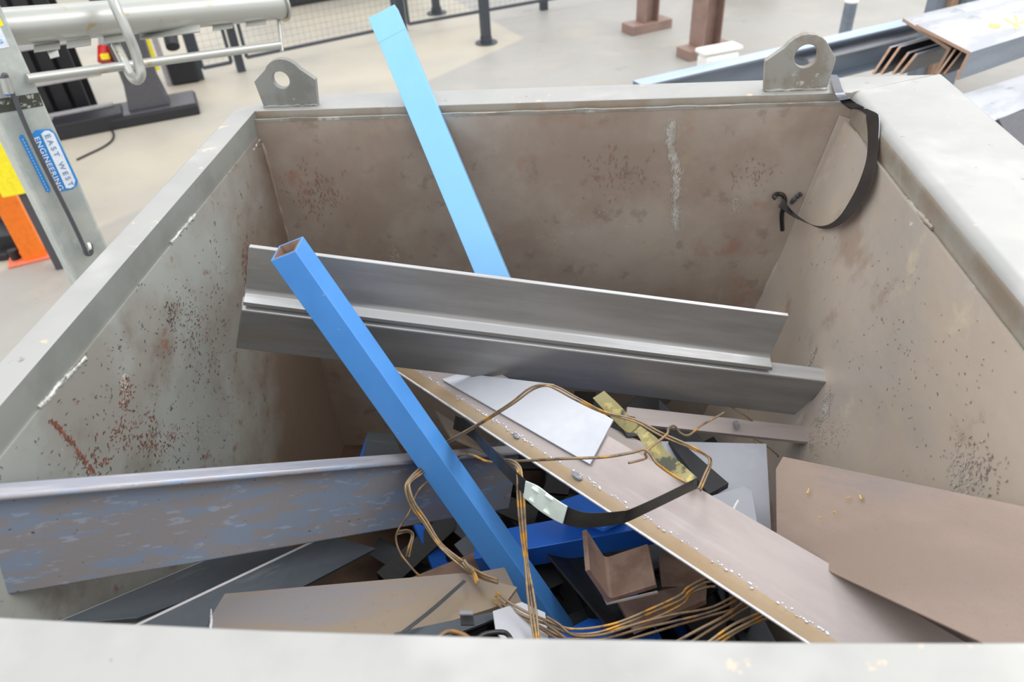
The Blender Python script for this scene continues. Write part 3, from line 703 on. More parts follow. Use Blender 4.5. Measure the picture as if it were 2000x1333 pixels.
# little clip bracket near front rim
c = empty('bracket', U(912, 1240, d=1.06)); tag(c, 'small dark steel bracket poking up behind the front rim', 'bracket')
plate('bracket_plate', [U(898, 1196, d=1.07), U(924, 1196, d=1.07), U(927, 1222, d=1.06), U(900, 1222, d=1.06)], .004, M['black'], c)
plate('bracket_flange', [U(897, 1193, d=1.06), U(924, 1193, d=1.06), U(924, 1199, d=1.05), U(897, 1199, d=1.05)], .003, M['palegrey'], c)
quadbar('flat_bar', [U(770, 1236, d=1.09), U(985, 1190, d=1.17), U(1000, 1206, d=1.17), U(800, 1262, d=1.06)], .005, M['darkst'], 'thin dark flat bar lying against the front rim under the small bracket', 'flat bar')
# blue offcut at lower centre
quadbar('plate_offcut', [U(1040, 1262, d=1.24), U(1150, 1205, d=1.42), U(1270, 1235, d=1.42), U(1290, 1275, d=1.26)], .01, M['blued'], 'deep blue plate offcut under the wire bundle by the front rim', 'offcut')
quadbar('plate_offcut', [U(1205, 1170, d=1.52), U(1240, 1150, d=1.52), U(1300, 1260, d=1.42), U(1240, 1265, d=1.38)], .008, M['blued'], 'narrow blue offcut between the black angle and the rusty channel offcut', 'offcut')
quadbar('plate_offcut', [U(1075, 985, d=1.50), U(1150, 960, d=1.60), U(1230, 1010, d=1.50), U(1180, 1030, d=1.42)], .008, M['blued'], 'deep blue offcut in the shade under the pinkish angle', 'offcut')
# grey bracket deep at the left
o = plate('angle_offcut', [U(718, 845, d=1.72), U(768, 852, d=1.72), U(800, 905, d=1.60), U(708, 905, d=1.62)], .008, M['darkst']); tag(o, 'dark grey angle offcut peeping over the blue-grey channel', 'offcut')
plate('flange', [U(716, 846, d=1.73), U(718, 846, d=1.72), U(712, 900, d=1.62), U(700, 900, d=1.66)], .006, M['blued'], o)
# lower side channel of the pinkish bar (dark piece beneath it, left)
quadbar('flat_bar', [U(850, 800, d=1.60), U(905, 835, d=1.55), U(1010, 915, d=1.45), U(880, 850, d=1.5)], .006, M['brown2'], 'dull brown flat bar seen in the gap under the pinkish angle by the blue tube', 'flat bar')
# ---------------- heap of filler offcuts, mostly black to deepen the dark gaps
def rand_piece(i, c, size, m, label, grp):
    k = random.choice(['angle', 'flat', 'chan'])
    L = size*random.uniform(.7, 1.3); yaw = random.uniform(0, 6.28); tilt = random.uniform(-.35, .35)
    a = Vector((math.cos(yaw)*math.cos(tilt), math.sin(yaw)*math.cos(tilt), math.sin(tilt)))
    P0 = c-a*L/2; P1 = c+a*L/2
    for P in (P0, P1):
        P.x = max(-.64, min(.50-.24*(1.14-P.z)-.04+.1, P.x)); P.y = max(.42, min(1.54, P.y)); P.z = max(ZB+.05, P.z)
    if (P1-P0).length < .05: return
    s = random.uniform(.04, .07); V = Vector((random.uniform(-.6, .6), random.uniform(-.6, .6), 1))
    if k == 'flat': prof = [(-s/2, -.004), (s/2, -.004), (s/2, .004), (-s/2, .004)]; nm = 'flat_offcut'
    elif k == 'angle': prof = [(0, 0), (s, 0), (s, -.006), (.006, -.006), (.006, -s), (0, -s)]; nm = 'angle_offcut'
    else: prof = [(-s/2, 0), (s/2, 0), (s/2, -s*.6), (s/2-.006, -s*.6), (s/2-.006, -.006), (-s/2+.006, -.006), (-s/2+.006, -s*.6), (-s/2, -s*.6)]; nm = 'channel_offcut'
    o = prism(nm, prof, P0, P1, V, m, None, .0008); tag(o, label, 'offcut', grp)
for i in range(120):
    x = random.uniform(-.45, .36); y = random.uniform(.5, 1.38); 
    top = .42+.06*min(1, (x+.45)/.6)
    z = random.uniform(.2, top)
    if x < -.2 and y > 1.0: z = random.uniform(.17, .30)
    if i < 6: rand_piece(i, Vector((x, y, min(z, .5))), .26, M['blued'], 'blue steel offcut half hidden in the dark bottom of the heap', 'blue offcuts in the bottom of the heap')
    else: rand_piece(i, Vector((x, y, z)), .34, random.choice([M['darkst'], M['black'], M['black']]), 'dark filler offcut lying in the shaded bottom of the heap', 'dark filler offcuts in the bottom of the heap')

# ================================================================== WIRES AND STRAPS
def wire(name, pts, label, n=2, r=.0015, m=None, sep=.0040, cat='wire'):
    r *= 1.25
    root = None
    base = [U(*p[:2], d=p[2]) for p in pts]
    def nrm_(i):
        t = base[min(i+1, len(base)-1)]-base[max(i-1, 0)]; nn_ = t.cross(_f)
        return nn_.normalized()
    for k in range(n):
        off = [b+nrm_(i)*(sep*(k-(n-1)/2)*(.45+.75*abs(math.sin(i*.9+1))))+_f*(.003*math.sin(i*1.7+2.1*k)) for i, b in enumerate(base)]
        if k == 0:
            root = tube(name, off, r, m or M['wire'], None, 8, 8)
        else: tube('wire_strand', off, r, m or M['wire'], root, 8, 8)
    tag(root, label, cat); return root
wire('wire_loop', [(868, 868, 1.42), (900, 850, 1.38), (945, 823, 1.32), (1000, 788, 1.26), (1030, 765, 1.235), (1050, 755, 1.23), (1070, 753, 1.23), (1090, 760, 1.235), (1130, 782, 1.25), (1180, 806, 1.27), (1240, 822, 1.27), (1290, 848, 1.27), (1345, 872, 1.26), (1380, 890, 1.25), (1387, 905, 1.245), (1378, 930, 1.22), (1366, 957, 1.19)],
     'rusty double wire arching high over the pale plate', 2)
wire('wire_loop', [(893, 893, 1.42), (905, 888, 1.40), (925, 890, 1.37), (955, 902, 1.34), (1000, 902, 1.30), (1100, 897, 1.20), (1180, 893, 1.19), (1235, 884, 1.18), (1258, 879, 1.17), (1270, 888, 1.17), (1282, 905, 1.17), (1310, 926, 1.175), (1342, 945, 1.17)],
     'single rusty wire running level across the pinkish angle', 1, .0019)
wire('wire_loop', [(1228, 905, 1.205), (1262, 896, 1.22), (1262, 882, 1.2), (1300, 850, 1.25), (1306, 838, 1.28), (1318, 833, 1.32), (1328, 846, 1.34), (1345, 850, 1.36), (1370, 832, 1.40), (1405, 812, 1.44), (1413, 806, 1.45)],
     'crooked rusty wire reaching up to the narrow flat bar', 1, .0017)
wire('wire_loop', [(985, 903, 1.26), (1000, 905, 1.22), (1012, 914, 1.19), (1015, 930, 1.18), (1017, 970, 1.17), (1021, 1030, 1.16), (1028, 1100, 1.15), (1036, 1160, 1.13), (1043, 1210, 1.11), (1050, 1262, 1.08)],
     'rusty wires hanging straight down in front of the bright blue tube', 3, .0016)
wire('wire_loop', [(846, 903, 1.42), (820, 922, 1.36), (800, 940, 1.32), (796, 955, 1.31), (806, 985, 1.31), (830, 1020, 1.31), (860, 1065, 1.30), (905, 1103, 1.27), (940, 1125, 1.23), (972, 1137, 1.20)],
     'yellow-rusted wire twist curling out left of the bright blue tube', 3, .0017, None, .004)
wire('wire_loop', [(850, 932, 1.41), (825, 950, 1.35), (812, 968, 1.33), (800, 1000, 1.32), (778, 1035, 1.31), (773, 1055, 1.31), (782, 1080, 1.31), (800, 1104, 1.30), (812, 1120, 1.27), (822, 1128, 1.25)],
     'thin rusty wire curling outermost left of the bright blue tube', 1, .0016, M['wired'])
wire('wire_loop', [(776, 1042, 1.31), (795, 1038, 1.33), (806, 1045, 1.34), (800, 1070, 1.33), (796, 1088, 1.33)], 'orange rusty wire end hanging under the blue-grey channel', 2, .0016)
wire('wire_loop', [(905, 1098, 1.26), (915, 1110, 1.25), (925, 1118, 1.23), (932, 1140, 1.20)], 'short twisted rusty wire tail over the brown-grey flat bar', 2, .002)
wire('wire_bundle', [(968, 1166, 1.2), (990, 1185, 1.17), (1030, 1205, 1.14), (1070, 1222, 1.12), (1110, 1238, 1.12), (1160, 1236, 1.13), (1210, 1222, 1.15), (1270, 1200, 1.18), (1330, 1172, 1.19), (1345, 1155, 1.20), (1375, 1140, 1.20), (1392, 1137, 1.19)],
     'rusty wire bundle sweeping right along the front rim', 3, .0017, M['wire'], .007)
wire('wire_bundle', [(1060, 1215, 1.10), (1085, 1232, 1.10), (1120, 1252, 1.09), (1180, 1250, 1.10), (1250, 1230, 1.13), (1320, 1212, 1.14), (1390, 1195, 1.14), (1445, 1172, 1.14), (1480, 1150, 1.16)],
     'dark rusty wire bundle lying lower along the front rim', 3, .0018, M['wired'], .009)
wire('wire_bundle', [(1325, 1262, 1.07), (1370, 1235, 1.09), (1420, 1205, 1.11), (1460, 1180, 1.13), (1500, 1165, 1.16)], 'short dark wires between the bundle and the pinkish angle', 2, .002, M['wired'], .010)
wire('wire_bundle', [(1385, 1262, 1.07), (1430, 1232, 1.09), (1470, 1212, 1.10), (1500, 1200, 1.11)], 'short orange wires tucked beside the end of the pinkish angle', 3, .0018, M['wire'], .006)
wire('wire_loop', [(1590-110, 868, 1.44), (1474, 858, 1.45), (1495, 870, 1.45), (1517, 888, 1.46), (1520, 893, 1.46)], 'thin bent wire over the corner of the pale grey plate', 1, .0012, M['wired'])
wire('wire_loop', [(1428, 795, 1.53), (1437, 800, 1.53), (1455, 812, 1.53), (1470, 824, 1.54)], 'short rusty wire behind the narrow flat bar', 1, .0014, M['wired'])
wire('wire_loop', [(850, 1250, 1.04), (875, 1236, 1.05), (905, 1240, 1.05), (925, 1254, 1.04)], 'brown cable loop showing just above the front rim', 1, .003, M['wired'], cat='cable')
wire('wire_loop', [(925, 1252, 1.05), (950, 1240, 1.06), (985, 1236, 1.07), (1000, 1250, 1.05)], 'black cable loop between the bracket and the white plate offcut', 1, .003, M['strap'], cat='cable')
# black steel strap with the pale clip
top = [(890, 812, 1.44), (913, 823, 1.38), (945, 858, 1.30), (984, 898, 1.22), (1030, 941, 1.15), (1070, 968, 1.12), (1106, 989, 1.10), (1140, 1001, 1.09), (1175, 1002, 1.09), (1213, 999, 1.09), (1234, 994, 1.09), (1290, 969, 1.12), (1345, 942, 1.15), (1362, 934, 1.17)]
bot = [(885, 838, 1.46), (920, 855, 1.39), (950, 888, 1.31), (980, 922, 1.23), (1024, 966, 1.16), (1062, 998, 1.13), (1098, 1022, 1.11), (1131, 1031, 1.10), (1168, 1030, 1.10), (1200, 1026, 1.10), (1225, 1020, 1.10), (1290, 989, 1.13), (1345, 962, 1.16), (1361, 955, 1.18)]
ST = strap('packing_strap', [U(*p) if 0 else U(p[0], p[1], d=p[2]) for p in top], [U(p[0], p[1], d=p[2]) for p in bot], .0009, M['strap'])
tag(ST, 'black steel packing strap bent in a loop with a pale clip, over the pinkish angle', 'strap')
ct = [(1027, 940, 1.147), (1050, 950, 1.132), (1070, 965, 1.117), (1090, 979, 1.107), (1108, 990, 1.097)]
cb = [(1023, 971, 1.157), (1040, 986, 1.142), (1062, 1003, 1.127), (1082, 1015, 1.117), (1099, 1023, 1.107)]
CL = strap('clip', [U(a, b, d=c-.004) for a, b, c in ct], [U(a, b, d=c-.004) for a, b, c in cb], .002, M['clip'], ST)
CL['label'] = 'pale zinc crimped clip'
for (a, b, d) in ((1046, 958, 1.137), (1072, 972, 1.118), (1040, 980, 1.146), (1068, 1002, 1.126)):
    c0 = U(a-7, b-5, d=d-.008); c1 = U(a+7, b+5, d=d-.008)
    tube('crimp', [c0, c0.lerp(c1, .5)+(CAM-c0).normalized()*.001, c1], .0032, M['clip'], CL, 8, 3)
# yellowed strap / tape
A_ = [(1180, 764, 1.43), (1210, 792, 1.40), (1240, 825, 1.36), (1262, 840, 1.30), (1285, 858, 1.28), (1300, 880, 1.27), (1330, 905, 1.24), (1362, 934, 1.20)]
B_ = [(1158, 778, 1.44), (1190, 812, 1.41), (1222, 843, 1.37), (1243, 848, 1.31), (1258, 872, 1.29), (1278, 898, 1.28), (1308, 922, 1.25), (1343, 945, 1.20)]
o = strap('packing_strap', [U(a, b, d=c) for a, b, c in A_], [U(a, b, d=c) for a, b, c in B_], .0012, M['tape'])
tag(o, 'yellowed translucent packing strap lying across the pile to the black loop', 'strap')
quadbar('plate_offcut', [U(1195, 806, d=1.44), U(1240, 815, d=1.44), U(1255, 850, d=1.42), U(1225, 855, d=1.42)], .004, M['black'], 'small black offcut behind the yellowed strap', 'offcut')
# steel strap over the rear right corner
A_ = [(1612, 148, 1.72), (1622, 150, 1.705), (1632, 186, 1.66), (1657, 211, 1.63), (1676, 214, 1.62), (1691, 224, 1.61), (1692, 232, 1.605), (1695, 260, 1.60), (1694, 300, 1.60), (1686, 335, 1.60), (1667, 380, 1.61), (1635, 428, 1.63), (1600, 442, 1.65), (1556, 427, 1.68), (1520, 404, 1.705)]
B_ = [(1628, 146, 1.72), (1637, 150, 1.705), (1650, 183, 1.66), (1683, 207, 1.63), (1697, 214, 1.62), (1712, 221, 1.61), (1717, 230, 1.605), (1717, 260, 1.60), (1714, 300, 1.60), (1708, 340, 1.60), (1688, 388, 1.61), (1645, 437, 1.66), (1600, 446, 1.68), (1550, 415, 1.70), (1530, 388, 1.715)]
def inn(px, py, d):
    a = U(px, py, rw=0); b = U(px, py, y=YB-.008)
    if py < 190: return U(px, py, z=ZR+.007)
    dd = min(d, (a-CAM).dot(_f)-(.022 if py < 330 else .04), (b-CAM).dot(_f)-(.004 if py < 330 else .012)) if py > 185 else d
    return U(px, py, d=dd)
o = strap('packing_strap', [inn(a, b, c) for a, b, c in A_], [inn(a, b, c) for a, b, c in B_], .0012, mat('glossy_black_strap', [((90, 92, 96), 9, .55, .7, .6, 3)], (104, 107, 114), .16, .95, bump=.02))
tag(o, 'glossy dark steel strap hooked over the rear right corner of the bin', 'strap')
S2 = o
tube('curled_end', [U(a, b, y=YB-c) for a, b, c in ((1516, 388, .03), (1512, 384, .025), (1518, 379, .012), (1530, 382, .012), (1533, 396, .012), (1527, 420, .01), (1528, 450, .008))], .005, M['strap'], S2, 8, 6)
tube('torn_tab', [U(a, b, y=YB-.012) for a, b in ((1545, 398), (1555, 386), (1566, 378))], .0055, M['darkst'], S2, 6, 4, .3)

# ================================================================== BACKGROUND
# galvanised frame at the left
GF = empty('galvanised_frame', U(150, 600, z=0)); tag(GF, 'galvanised steel frame with a post, round top rail and blue sticker at the left', 'frame')
pd = 2.05
C1 = U(81, 400, d=pd)                      # a point on the middle of the front face
railA = U(36, 51, d=1.93); railB = U(546, 8, d=2.42)
rdir = (railB-railA); rdir.z = 0; rdir.normalize()
fn = Vector((rdir.y, -rdir.x, 0))           # face normal towards the camera
if fn.dot(CAM-C1) < 0: fn = -fn
pw = .138
fpl = (C1, fn)
# face left/right edges measured on the face plane at two heights, then squared to the vertical
lft = U(70, 390, pl=fpl); rgt = U(171, 390, pl=fpl)
xa_ = (rgt-lft).dot(rdir); mid = (lft+rgt)/2
post_c = Vector((mid.x, mid.y, 0))-fn*.045
def obox(name, c, hx, hy, z0, z1, m, parent, bevel=.003):
    """upright box on axes rdir/fn"""
    vs = [c+rdir*(sx*hx)+fn*(sy*hy)+Vector((0, 0, z)) for sx in (-1, 1) for sy in (-1, 1) for z in (z0, z1)]
    fs = [(0, 1, 3, 2), (4, 6, 7, 5), (0, 4, 5, 1), (2, 3, 7, 6), (0, 2, 6, 4), (1, 5, 7, 3)]
    o = link(name, meshdata(name, [v-c for v in vs], fs), m, parent, Matrix.Translation(c))
    return bev(o, bevel)
obox('post', post_c, xa_/2, .045, 0, 1.62, M['galv'], GF, .008)
tube('top_rail', [railA-(railB-railA).normalized()*.09, railB], .046, M['galvw'], GF, 28, 0)
tube('end_plate', [railB-rdir*.001, railB+rdir*.006], .055, M['galvw'], GF, 28, 0)
lowA = U(93, 149, d=1.93); lowB = U(545, 88, d=2.42)
tube('lower_rail', [lowA-(lowB-lowA).normalized()*.05, lowB], .0125, M['galvw'], GF, 14, 0)
tube('end_strut', [U(543, 28, d=2.43), U(551, 100, d=2.43)], .006, M['galvw'], GF, 8, 0)
# slotted angle under the rail
for (a, b, da) in ((66, 117, 1.96), (130, 178, 2.0), (202, 262, 2.07), (273, 390, 2.17), (415, 455, 2.28), (480, 520, 2.35)):
    y0 = 98-(a-90)*.12; y1 = 98-(b-90)*.12
    plate('slotted_flange', [U(a, y0-14, d=da), U(b, y1-14, d=da+.04), U(b, y1-1, d=da+.02), U(a, y0, d=da-.02)], .004, M['galvw'], GF)
plate('slotted_flange', [U(90, 96, d=1.97), U(112, 94, d=1.98), U(116, 110, d=1.98), U(98, 114, d=1.97)], .004, M['galvw'], GF)
# rod on the post
rodp = [U(6, 152, d=1.83), U(10, 148, d=1.82), U(22, 162, d=1.86), U(33, 190, d=1.9), U(60, 250, d=1.93), U(100, 335, d=1.96), U(140, 425, d=2.0), U(166, 480, d=2.02), U(170, 494, d=2.03), U(178, 492, d=2.03), U(176, 478, d=2.03)]
fpl2 = (C1+fn*.02, fn)
rodp = [U(*p, pl=fpl2) for p in ((4, 156), (10, 146), (17, 165), (30, 196), (53, 252), (92, 335), (137, 425), (162, 478), (169, 496), (178, 494), (177, 478))]
tube('rod', rodp, .006, M['machg'], GF, 10, 6)
tube('rod_sleeve', [U(8, 152, pl=fpl2), U(17, 182, pl=fpl2)], .0125, M['galvw'], GF, 12, 0)
tube('blue_collar', [U(9, 183, pl=fpl2), U(14, 185, pl=fpl2), U(23, 184, pl=fpl2)], .003, M['lblue'], GF, 8, 0)
tube('bolt_head', [U(171, 482, pl=fpl2), U(176, 481, pl=fpl2)], .011, M['whitep'], GF, 12, 0)
# sheet and stickers on the post face
fs_ = (C1+fn*.0015, fn); fs2 = (C1+fn*.003, fn); fs3 = (C1+fn*.0042, fn)
o = plate('rating_plate', [U(-20, 196, pl=fs_), U(76, 181, pl=fs_), U(85, 207, pl=fs_), U(-10, 223, pl=fs_)], .001,
          mat('printed_plate', [((170, 172, 160), 60, .56, .6, .9, 5)], (66, 68, 62), .4), GF, up=fn)
stk = plate('sticker', [U(61, 263, pl=fs_), U(70, 254, pl=fs_), U(98, 252, pl=fs_), U(108, 260, pl=fs_), U(152, 352, pl=fs_), U(151, 362, pl=fs_), U(142, 370, pl=fs_), U(120, 374, pl=fs_)], .001, M['lblue'], GF, up=fn)
stk['label'] = 'blue and white EAST WEST ENGINEERING sticker'
plate('sticker_panel', [U(80, 262, pl=fs2), U(87, 256, pl=fs2), U(95, 255, pl=fs2), U(105, 261, pl=fs2), U(147, 353, pl=fs2), U(145, 364, pl=fs2), U(138, 368, pl=fs2), U(129, 368, pl=fs2)], .001, M['lwhite'], stk, up=fn)
s2 = plate('slogan_strip', [U(37, 268, pl=fs_), U(40, 263, pl=fs_), U(46, 264, pl=fs_), U(98, 368, pl=fs_), U(98, 376, pl=fs_), U(90, 375, pl=fs_)], .001, M['lblue'], GF, up=fn)
s2['label'] = 'thin blue sticker strip with tiny white lettering'
stk2 = plate('sticker', [U(-30, 55, pl=fs_), U(0, 52, pl=fs_), U(19, 92, pl=fs_), U(-12, 97, pl=fs_)], .001, M['lwhite'], GF, up=fn)
plate('sticker_patch', [U(-12, 36, pl=fs_), U(0, 34, pl=fs_), U(8, 50, pl=fs_), U(-5, 54, pl=fs_)], .001, M['yellow'], GF, up=fn)
def text(s, A, B, H, m, parent, font_h, sx=None):
    """text from A to B on the post face, H is a point above the baseline at A"""
    x = (B-A); W_ = x.length; x.normalize(); z = fn; y = z.cross(x)
    if y.dot(H-A) < 0: y = -y; 
    c = bpy.data.curves.new('lettering', 'FONT'); c.body = s; c.size = 1; c.extrude = .0
    c.align_x = 'LEFT'; c.space_character = sx or 1; c.offset = .012
    o = bpy.data.objects.new('lettering', c); COL.objects.link(o); c.materials.append(m)
    bpy.context.view_layer.update()
    w = max(o.dimensions.x, .01); h = max(o.dimensions.y, .01)
    k = W_/w; ky = font_h/h
    zz = x.cross(y)
    mw = Matrix.Identity(4)
    for i in range(3): mw[i][0] = x[i]*k; mw[i][1] = y[i]*ky; mw[i][2] = zz[i]*.01; mw[i][3] = A[i]
    c.extrude = .02
    me_ = bpy.data.meshes.new_from_object(o.evaluated_get(bpy.context.evaluated_depsgraph_get())); bpy.data.objects.remove(o)
    o = bpy.data.objects.new('lettering', me_); COL.objects.link(o)
    if not me_.materials: me_.materials.append(m)
    o.matrix_world = mw
    o.parent = parent; o.matrix_parent_inverse = parent.matrix_basis.inverted()
    return o
text('EAST WEST', U(87, 264, pl=fs3), U(135, 364, pl=fs3), U(104, 262, pl=fs3), M['ltext'], stk, .0135, 1.5)
text('ENGINEERING', U(66, 269, pl=fs3), U(115, 372, pl=fs3), U(79, 262, pl=fs3), M['lwhite'], stk, .0135, 1.1)
text('..................', U(43, 270, pl=fs3), U(93, 372, pl=fs3), U(50, 270, pl=fs3), M['lwhite'], s2, .0015)
text('NG', U(-9, 88, pl=fs3), U(6, 84, pl=fs3), U(-8, 70, pl=fs3), M['lblue'], stk2, .009)
# bent handle hanging over the rail
hk = [(205, -40, 1.97), (222, 5, 1.95), (245, 55, 1.97), (262, 95, 2.0), (271, 125, 2.02), (275, 145, 2.03), (268, 156, 2.04), (258, 151, 2.06), (248, 132, 2.07), (235, 106, 2.08), (226, 88, 2.09)]
HB = tube('bent_handle', [U(a, b, d=c) for a, b, c in hk], .0135, M['galvw'], None, 14, 8)
tag(HB, 'whitish bent steel rod handle hooked over the round top rail', 'handle')
# orange post
ob_ = U(72, 500, z=0)
OP = empty('orange_post', ob_); tag(OP, 'bright orange steel post bolted to the floor left of the galvanised frame', 'post')
box('upright', ob_+Vector((0, 0, .01)), (.098, .098, 1.3), M['orange'], OP, .004, rz=.5)
box('base_plate', ob_, (.24, .14, .012), M['salmon'], OP, .002, rz=.5)
for dx in (-.075, .085):
    tube('anchor_bolt', [ob_+Vector((dx, dx*.55, .01)), ob_+Vector((dx, dx*.55, .06))], .022, M['mach'], OP, 12, 0)
# yellow upright on a dark foot
yb = U(88, 478, z=0)
YP = empty('yellow_guard_post', yb); tag(YP, 'yellow steel guard upright with a dark foot beside the galvanised post', 'post')
yc = U(42, 372, d=3.3)
yb2 = Vector((yc.x, yc.y, 0))
box('upright', (yc.x, yc.y, yc.z), (.14, .10, 1.0), M['yellow'], YP, .006, rz=.45)
box('foot', (yc.x, yc.y, 0), (.035, .035, yc.z), M['machg'], YP, .004, rz=.45)
# black equipment at the back left
def floorbox(px, py, size, m, name, label, cat, rz=0, parent=None, dz=0):
    o = box(name, U(px, py, z=0)+Vector((0, 0, dz)), size, m, parent, .006, rz)
    if label: tag(o, label, cat)
    return o
MS = empty('machine_stand', U(300, 222, z=0)); tag(MS, 'dark grey tapered machine stand on a flat base plate behind the frame', 'machine stand')
b0 = U(300, 226, z=0)
box('base_plate', b0, (.60, .30, .07), M['mach'], MS, .01, rz=.45)
box('base_top', b0+Vector((0, 0, .07)), (.58, .28, .01), M['machg'], MS, .003, rz=.45)
vs = []; Rz = Matrix.Rotation(.45, 3, 'Z')
for (hx_, hy_, z) in ((.13, .09, .08), (.105, .08, .25), (.11, .09, .6), (.13, .11, 1.0)):
    for sx, sy in ((-1, -1), (1, -1), (1, 1), (-1, 1)): vs.append(Rz @ Vector((sx*hx_, sy*hy_, z)))
fs = [(0, 1, 2, 3), (15, 14, 13, 12)]+[(4*i+k, 4*i+(k+1) % 4, 4*i+4+(k+1) % 4, 4*i+4+k) for i in range(3) for k in range(4)]
bev(link('column', meshdata('col', vs, fs), M['machg'], MS, Matrix.Translation(b0)), .006)
BF = empty('black_rack', U(170, 235, z=0)); tag(BF, 'black steel rack with slanting uprights and pale crossbars behind the galvanised post', 'rack')
r0 = U(170, 245, z=0)
fd = Vector((.88, .47, 0)); fe = Vector((-.47, .88, 0))
for i in range(6):
    c = r0+fd*(-.52+.105*i)+fe*(.1+.05*(i % 3))
    box('upright', c, (.085, .06, 1.15), M['mach'], BF, .004, rz=.49)
for z in (.08, .30, .52): box('crossbar', r0+fe*-.0+fd*(-.10)+Vector((0, 0, z)), (.60, .04, .035), M['machl'], BF, .003, rz=.49)
box('base', r0-fd*.2+fe*.05, (.62, .3, .06), M['mach'], BF, .006, rz=.49)
box('back_sheet', r0+fd*(-.42)+fe*.33, (1.0, .02, 1.15), M['mach'], BF, .002, rz=.49)
o = floorbox(182, 252, (.42, .22, .10), M['mach'], 'cable_box', 'flat black box on the floor in front of the black rack', 'box', .49)
o = tube('power_cable', [U(*p, z=.008) for p in ((215, 250), (222, 262), (218, 275), (200, 288), (175, 300), (150, 312))], .006, M['mach'], None, 8, 6)
tag(o, 'thin dark cable curling over the floor from the flat black box', 'cable')
# clutter beside the yellow post
CC = floorbox(60, 440, (.22, .20, .22), M['machg'], 'rubber_block', 'dark grey machine foot on the floor behind the orange post', 'machine part', .4)
o = floorbox(20, 470, (.18, .30, .10), M['mach'], 'rubber_castor', 'black rubber castor block at the left edge behind the orange post', 'wheel', .3)
o = floorbox(15, 500, (.05, .10, .035), M['mach'], 'floor_stop', 'small black rubber block on the floor at the far left edge', 'block', .3)
o = tube('hose', [U(*p, z=.03) for p in ((-20, 420), (20, 432), (60, 455), (95, 440), (105, 410))], .018, M['mach'], None, 8, 6)
tag(o, 'black hose lying on the floor behind the orange post', 'hose')
# emergency stop ball
ES = tube('stop_button', [U(207, y_, d=4.85) for y_ in (93, 98, 108, 118, 122)], .050, M['red'], MS, 16, 2)
ES['label'] = 'round red stop button with a yellow patch'
tube('button_neck', [U(204, 72, d=4.87), U(206, 96, d=4.86)], .038, M['machl'], MS, 12, 0)
tube('button_arm', [U(204, 74, d=4.88), U(262, 70, d=5.0)], .02, M['machl'], MS, 8, 0)
box('button_patch', U(208, 116, d=4.79), (.055, .02, .035), M['yellow'], MS, .004, rz=.2)
# black knob with yellow part by the stand
kn = empty('black_handwheel', U(360, 165, z=0)); tag(kn, 'black and yellow machine bracket with a round black knob right of the dark stand', 'machine part')
kb = U(365, 160, z=0)
box('foot', kb, (.2, .12, .18), M['mach'], kn, .02, rz=.4)
box('column', kb-fd*.12+Vector((0, 0, .0)), (.04, .04, .55), M['machl'], kn, .003, rz=.4)
box('yellow_guard', kb-fd*.17+Vector((0, 0, .12)), (.03, .03, .45), M['yellow'], kn, .003, rz=.4)
tube('knob', [U(332, 64, d=5.0), U(334, 78, d=4.98), U(338, 92, d=4.97)], .045, M['mach'], kn, 14, 3)
# fence panels
FP = []
fl0 = U(377+14, 155, z=0); fl1 = U(472, 139, z=0); fdir = (U(1040, 4, z=.12)-U(480, 112, z=.12)); fdir.z = 0; fdir.normalize()
def fpost(base, h=1.9, r=.03, foot=True, label='', nm='fence_post'):
    e = empty(nm, base); tag(e, label, 'fence post')
    box('upright', base, (r*2, r*2, h), M['fence'], e, .002, rz=math.atan2(fdir.y, fdir.x))
    if foot: 
        tube('foot', [base, base+Vector((0, 0, .008))], .09, M['fence'], e, 20, 0)
        vs, fs = [], []
        tube('foot_collar', [base+Vector((0, 0, .0)), base+Vector((0, 0, .05))], .048, M['fence'], e, 20, 0)
    return e
fpost(fl0, label='dark fence post, leftmost, beside the dark machine stand', foot=False)
fpost(fl1, label='dark fence post second from the left, seen below the round rail', foot=False)
fpost(U(786, 62, z=0), r=.035, label='dark fence post behind the top of the pale blue bar', foot=False)
fpost(U(853, 26, z=0), h=1.2, label='far dark post with a round foot between the fence panels')
fpost(U(950, 84, z=0), h=1.2, r=.033, label='dark post on a round foot standing in front of the fence on the pale floor')
fpost(U(1062, 19, z=0), h=1.2, label='far dark post at the top, right of the pale floor edge', foot=False)
def fpanel(A, B, z0, z1, label, mesh=True):
    e = empty('mesh_fence', (A+B)/2); tag(e, label, 'fence panel')
    d = (B-A); L = d.length; d.normalize(); a = math.atan2(d.y, d.x)
    fr = []
    for z in (z0, z1): tube('frame_bar', [A+Vector((0, 0, z)), B+Vector((0, 0, z))], .014, M['fence'], e, 6, 0)
    for P in (A, B): tube('frame_bar', [P+Vector((0, 0, z0)), P+Vector((0, 0, z1))], .014, M['fence'], e, 6, 0)
    if mesh:
        paths = []; n = int(L/.045)
        for i in range(1, n): 
            P = A.lerp(B, i/n); paths.append([P+Vector((0, 0, z0)), P+Vector((0, 0, z1))])
        k = int((z1-z0)/.045)
        for i in range(1, k): z = z0+(z1-z0)*i/k; paths.append([A+Vector((0, 0, z)), B+Vector((0, 0, z))])
        vs, fs = tube_mesh(paths, .0007, 4); link('wire_mesh', meshdata('mesh', vs, fs), M['fence'], e)
g0 = U(396, 133, z=.12); g1 = U(452, 122, z=.12); g0.z = g1.z = 0
fpanel(g0, g1, .12, 1.8, 'narrow dark framed wire mesh panel between the two left fence posts')
g0 = U(482, 112, z=.12); g1 = U(772, 52, z=.12); g0.z = g1.z = 0
fpanel(g0, g1, .12, 1.8, 'long dark framed wire mesh panel behind the round rail end')
g0 = U(798, 47, z=.12); g1 = U(1290, -40, z=.12); g0.z = g1.z = 0
fpanel(g0, g1, .12, 1.8, 'dark framed wire mesh panel running off past the pale blue bar')
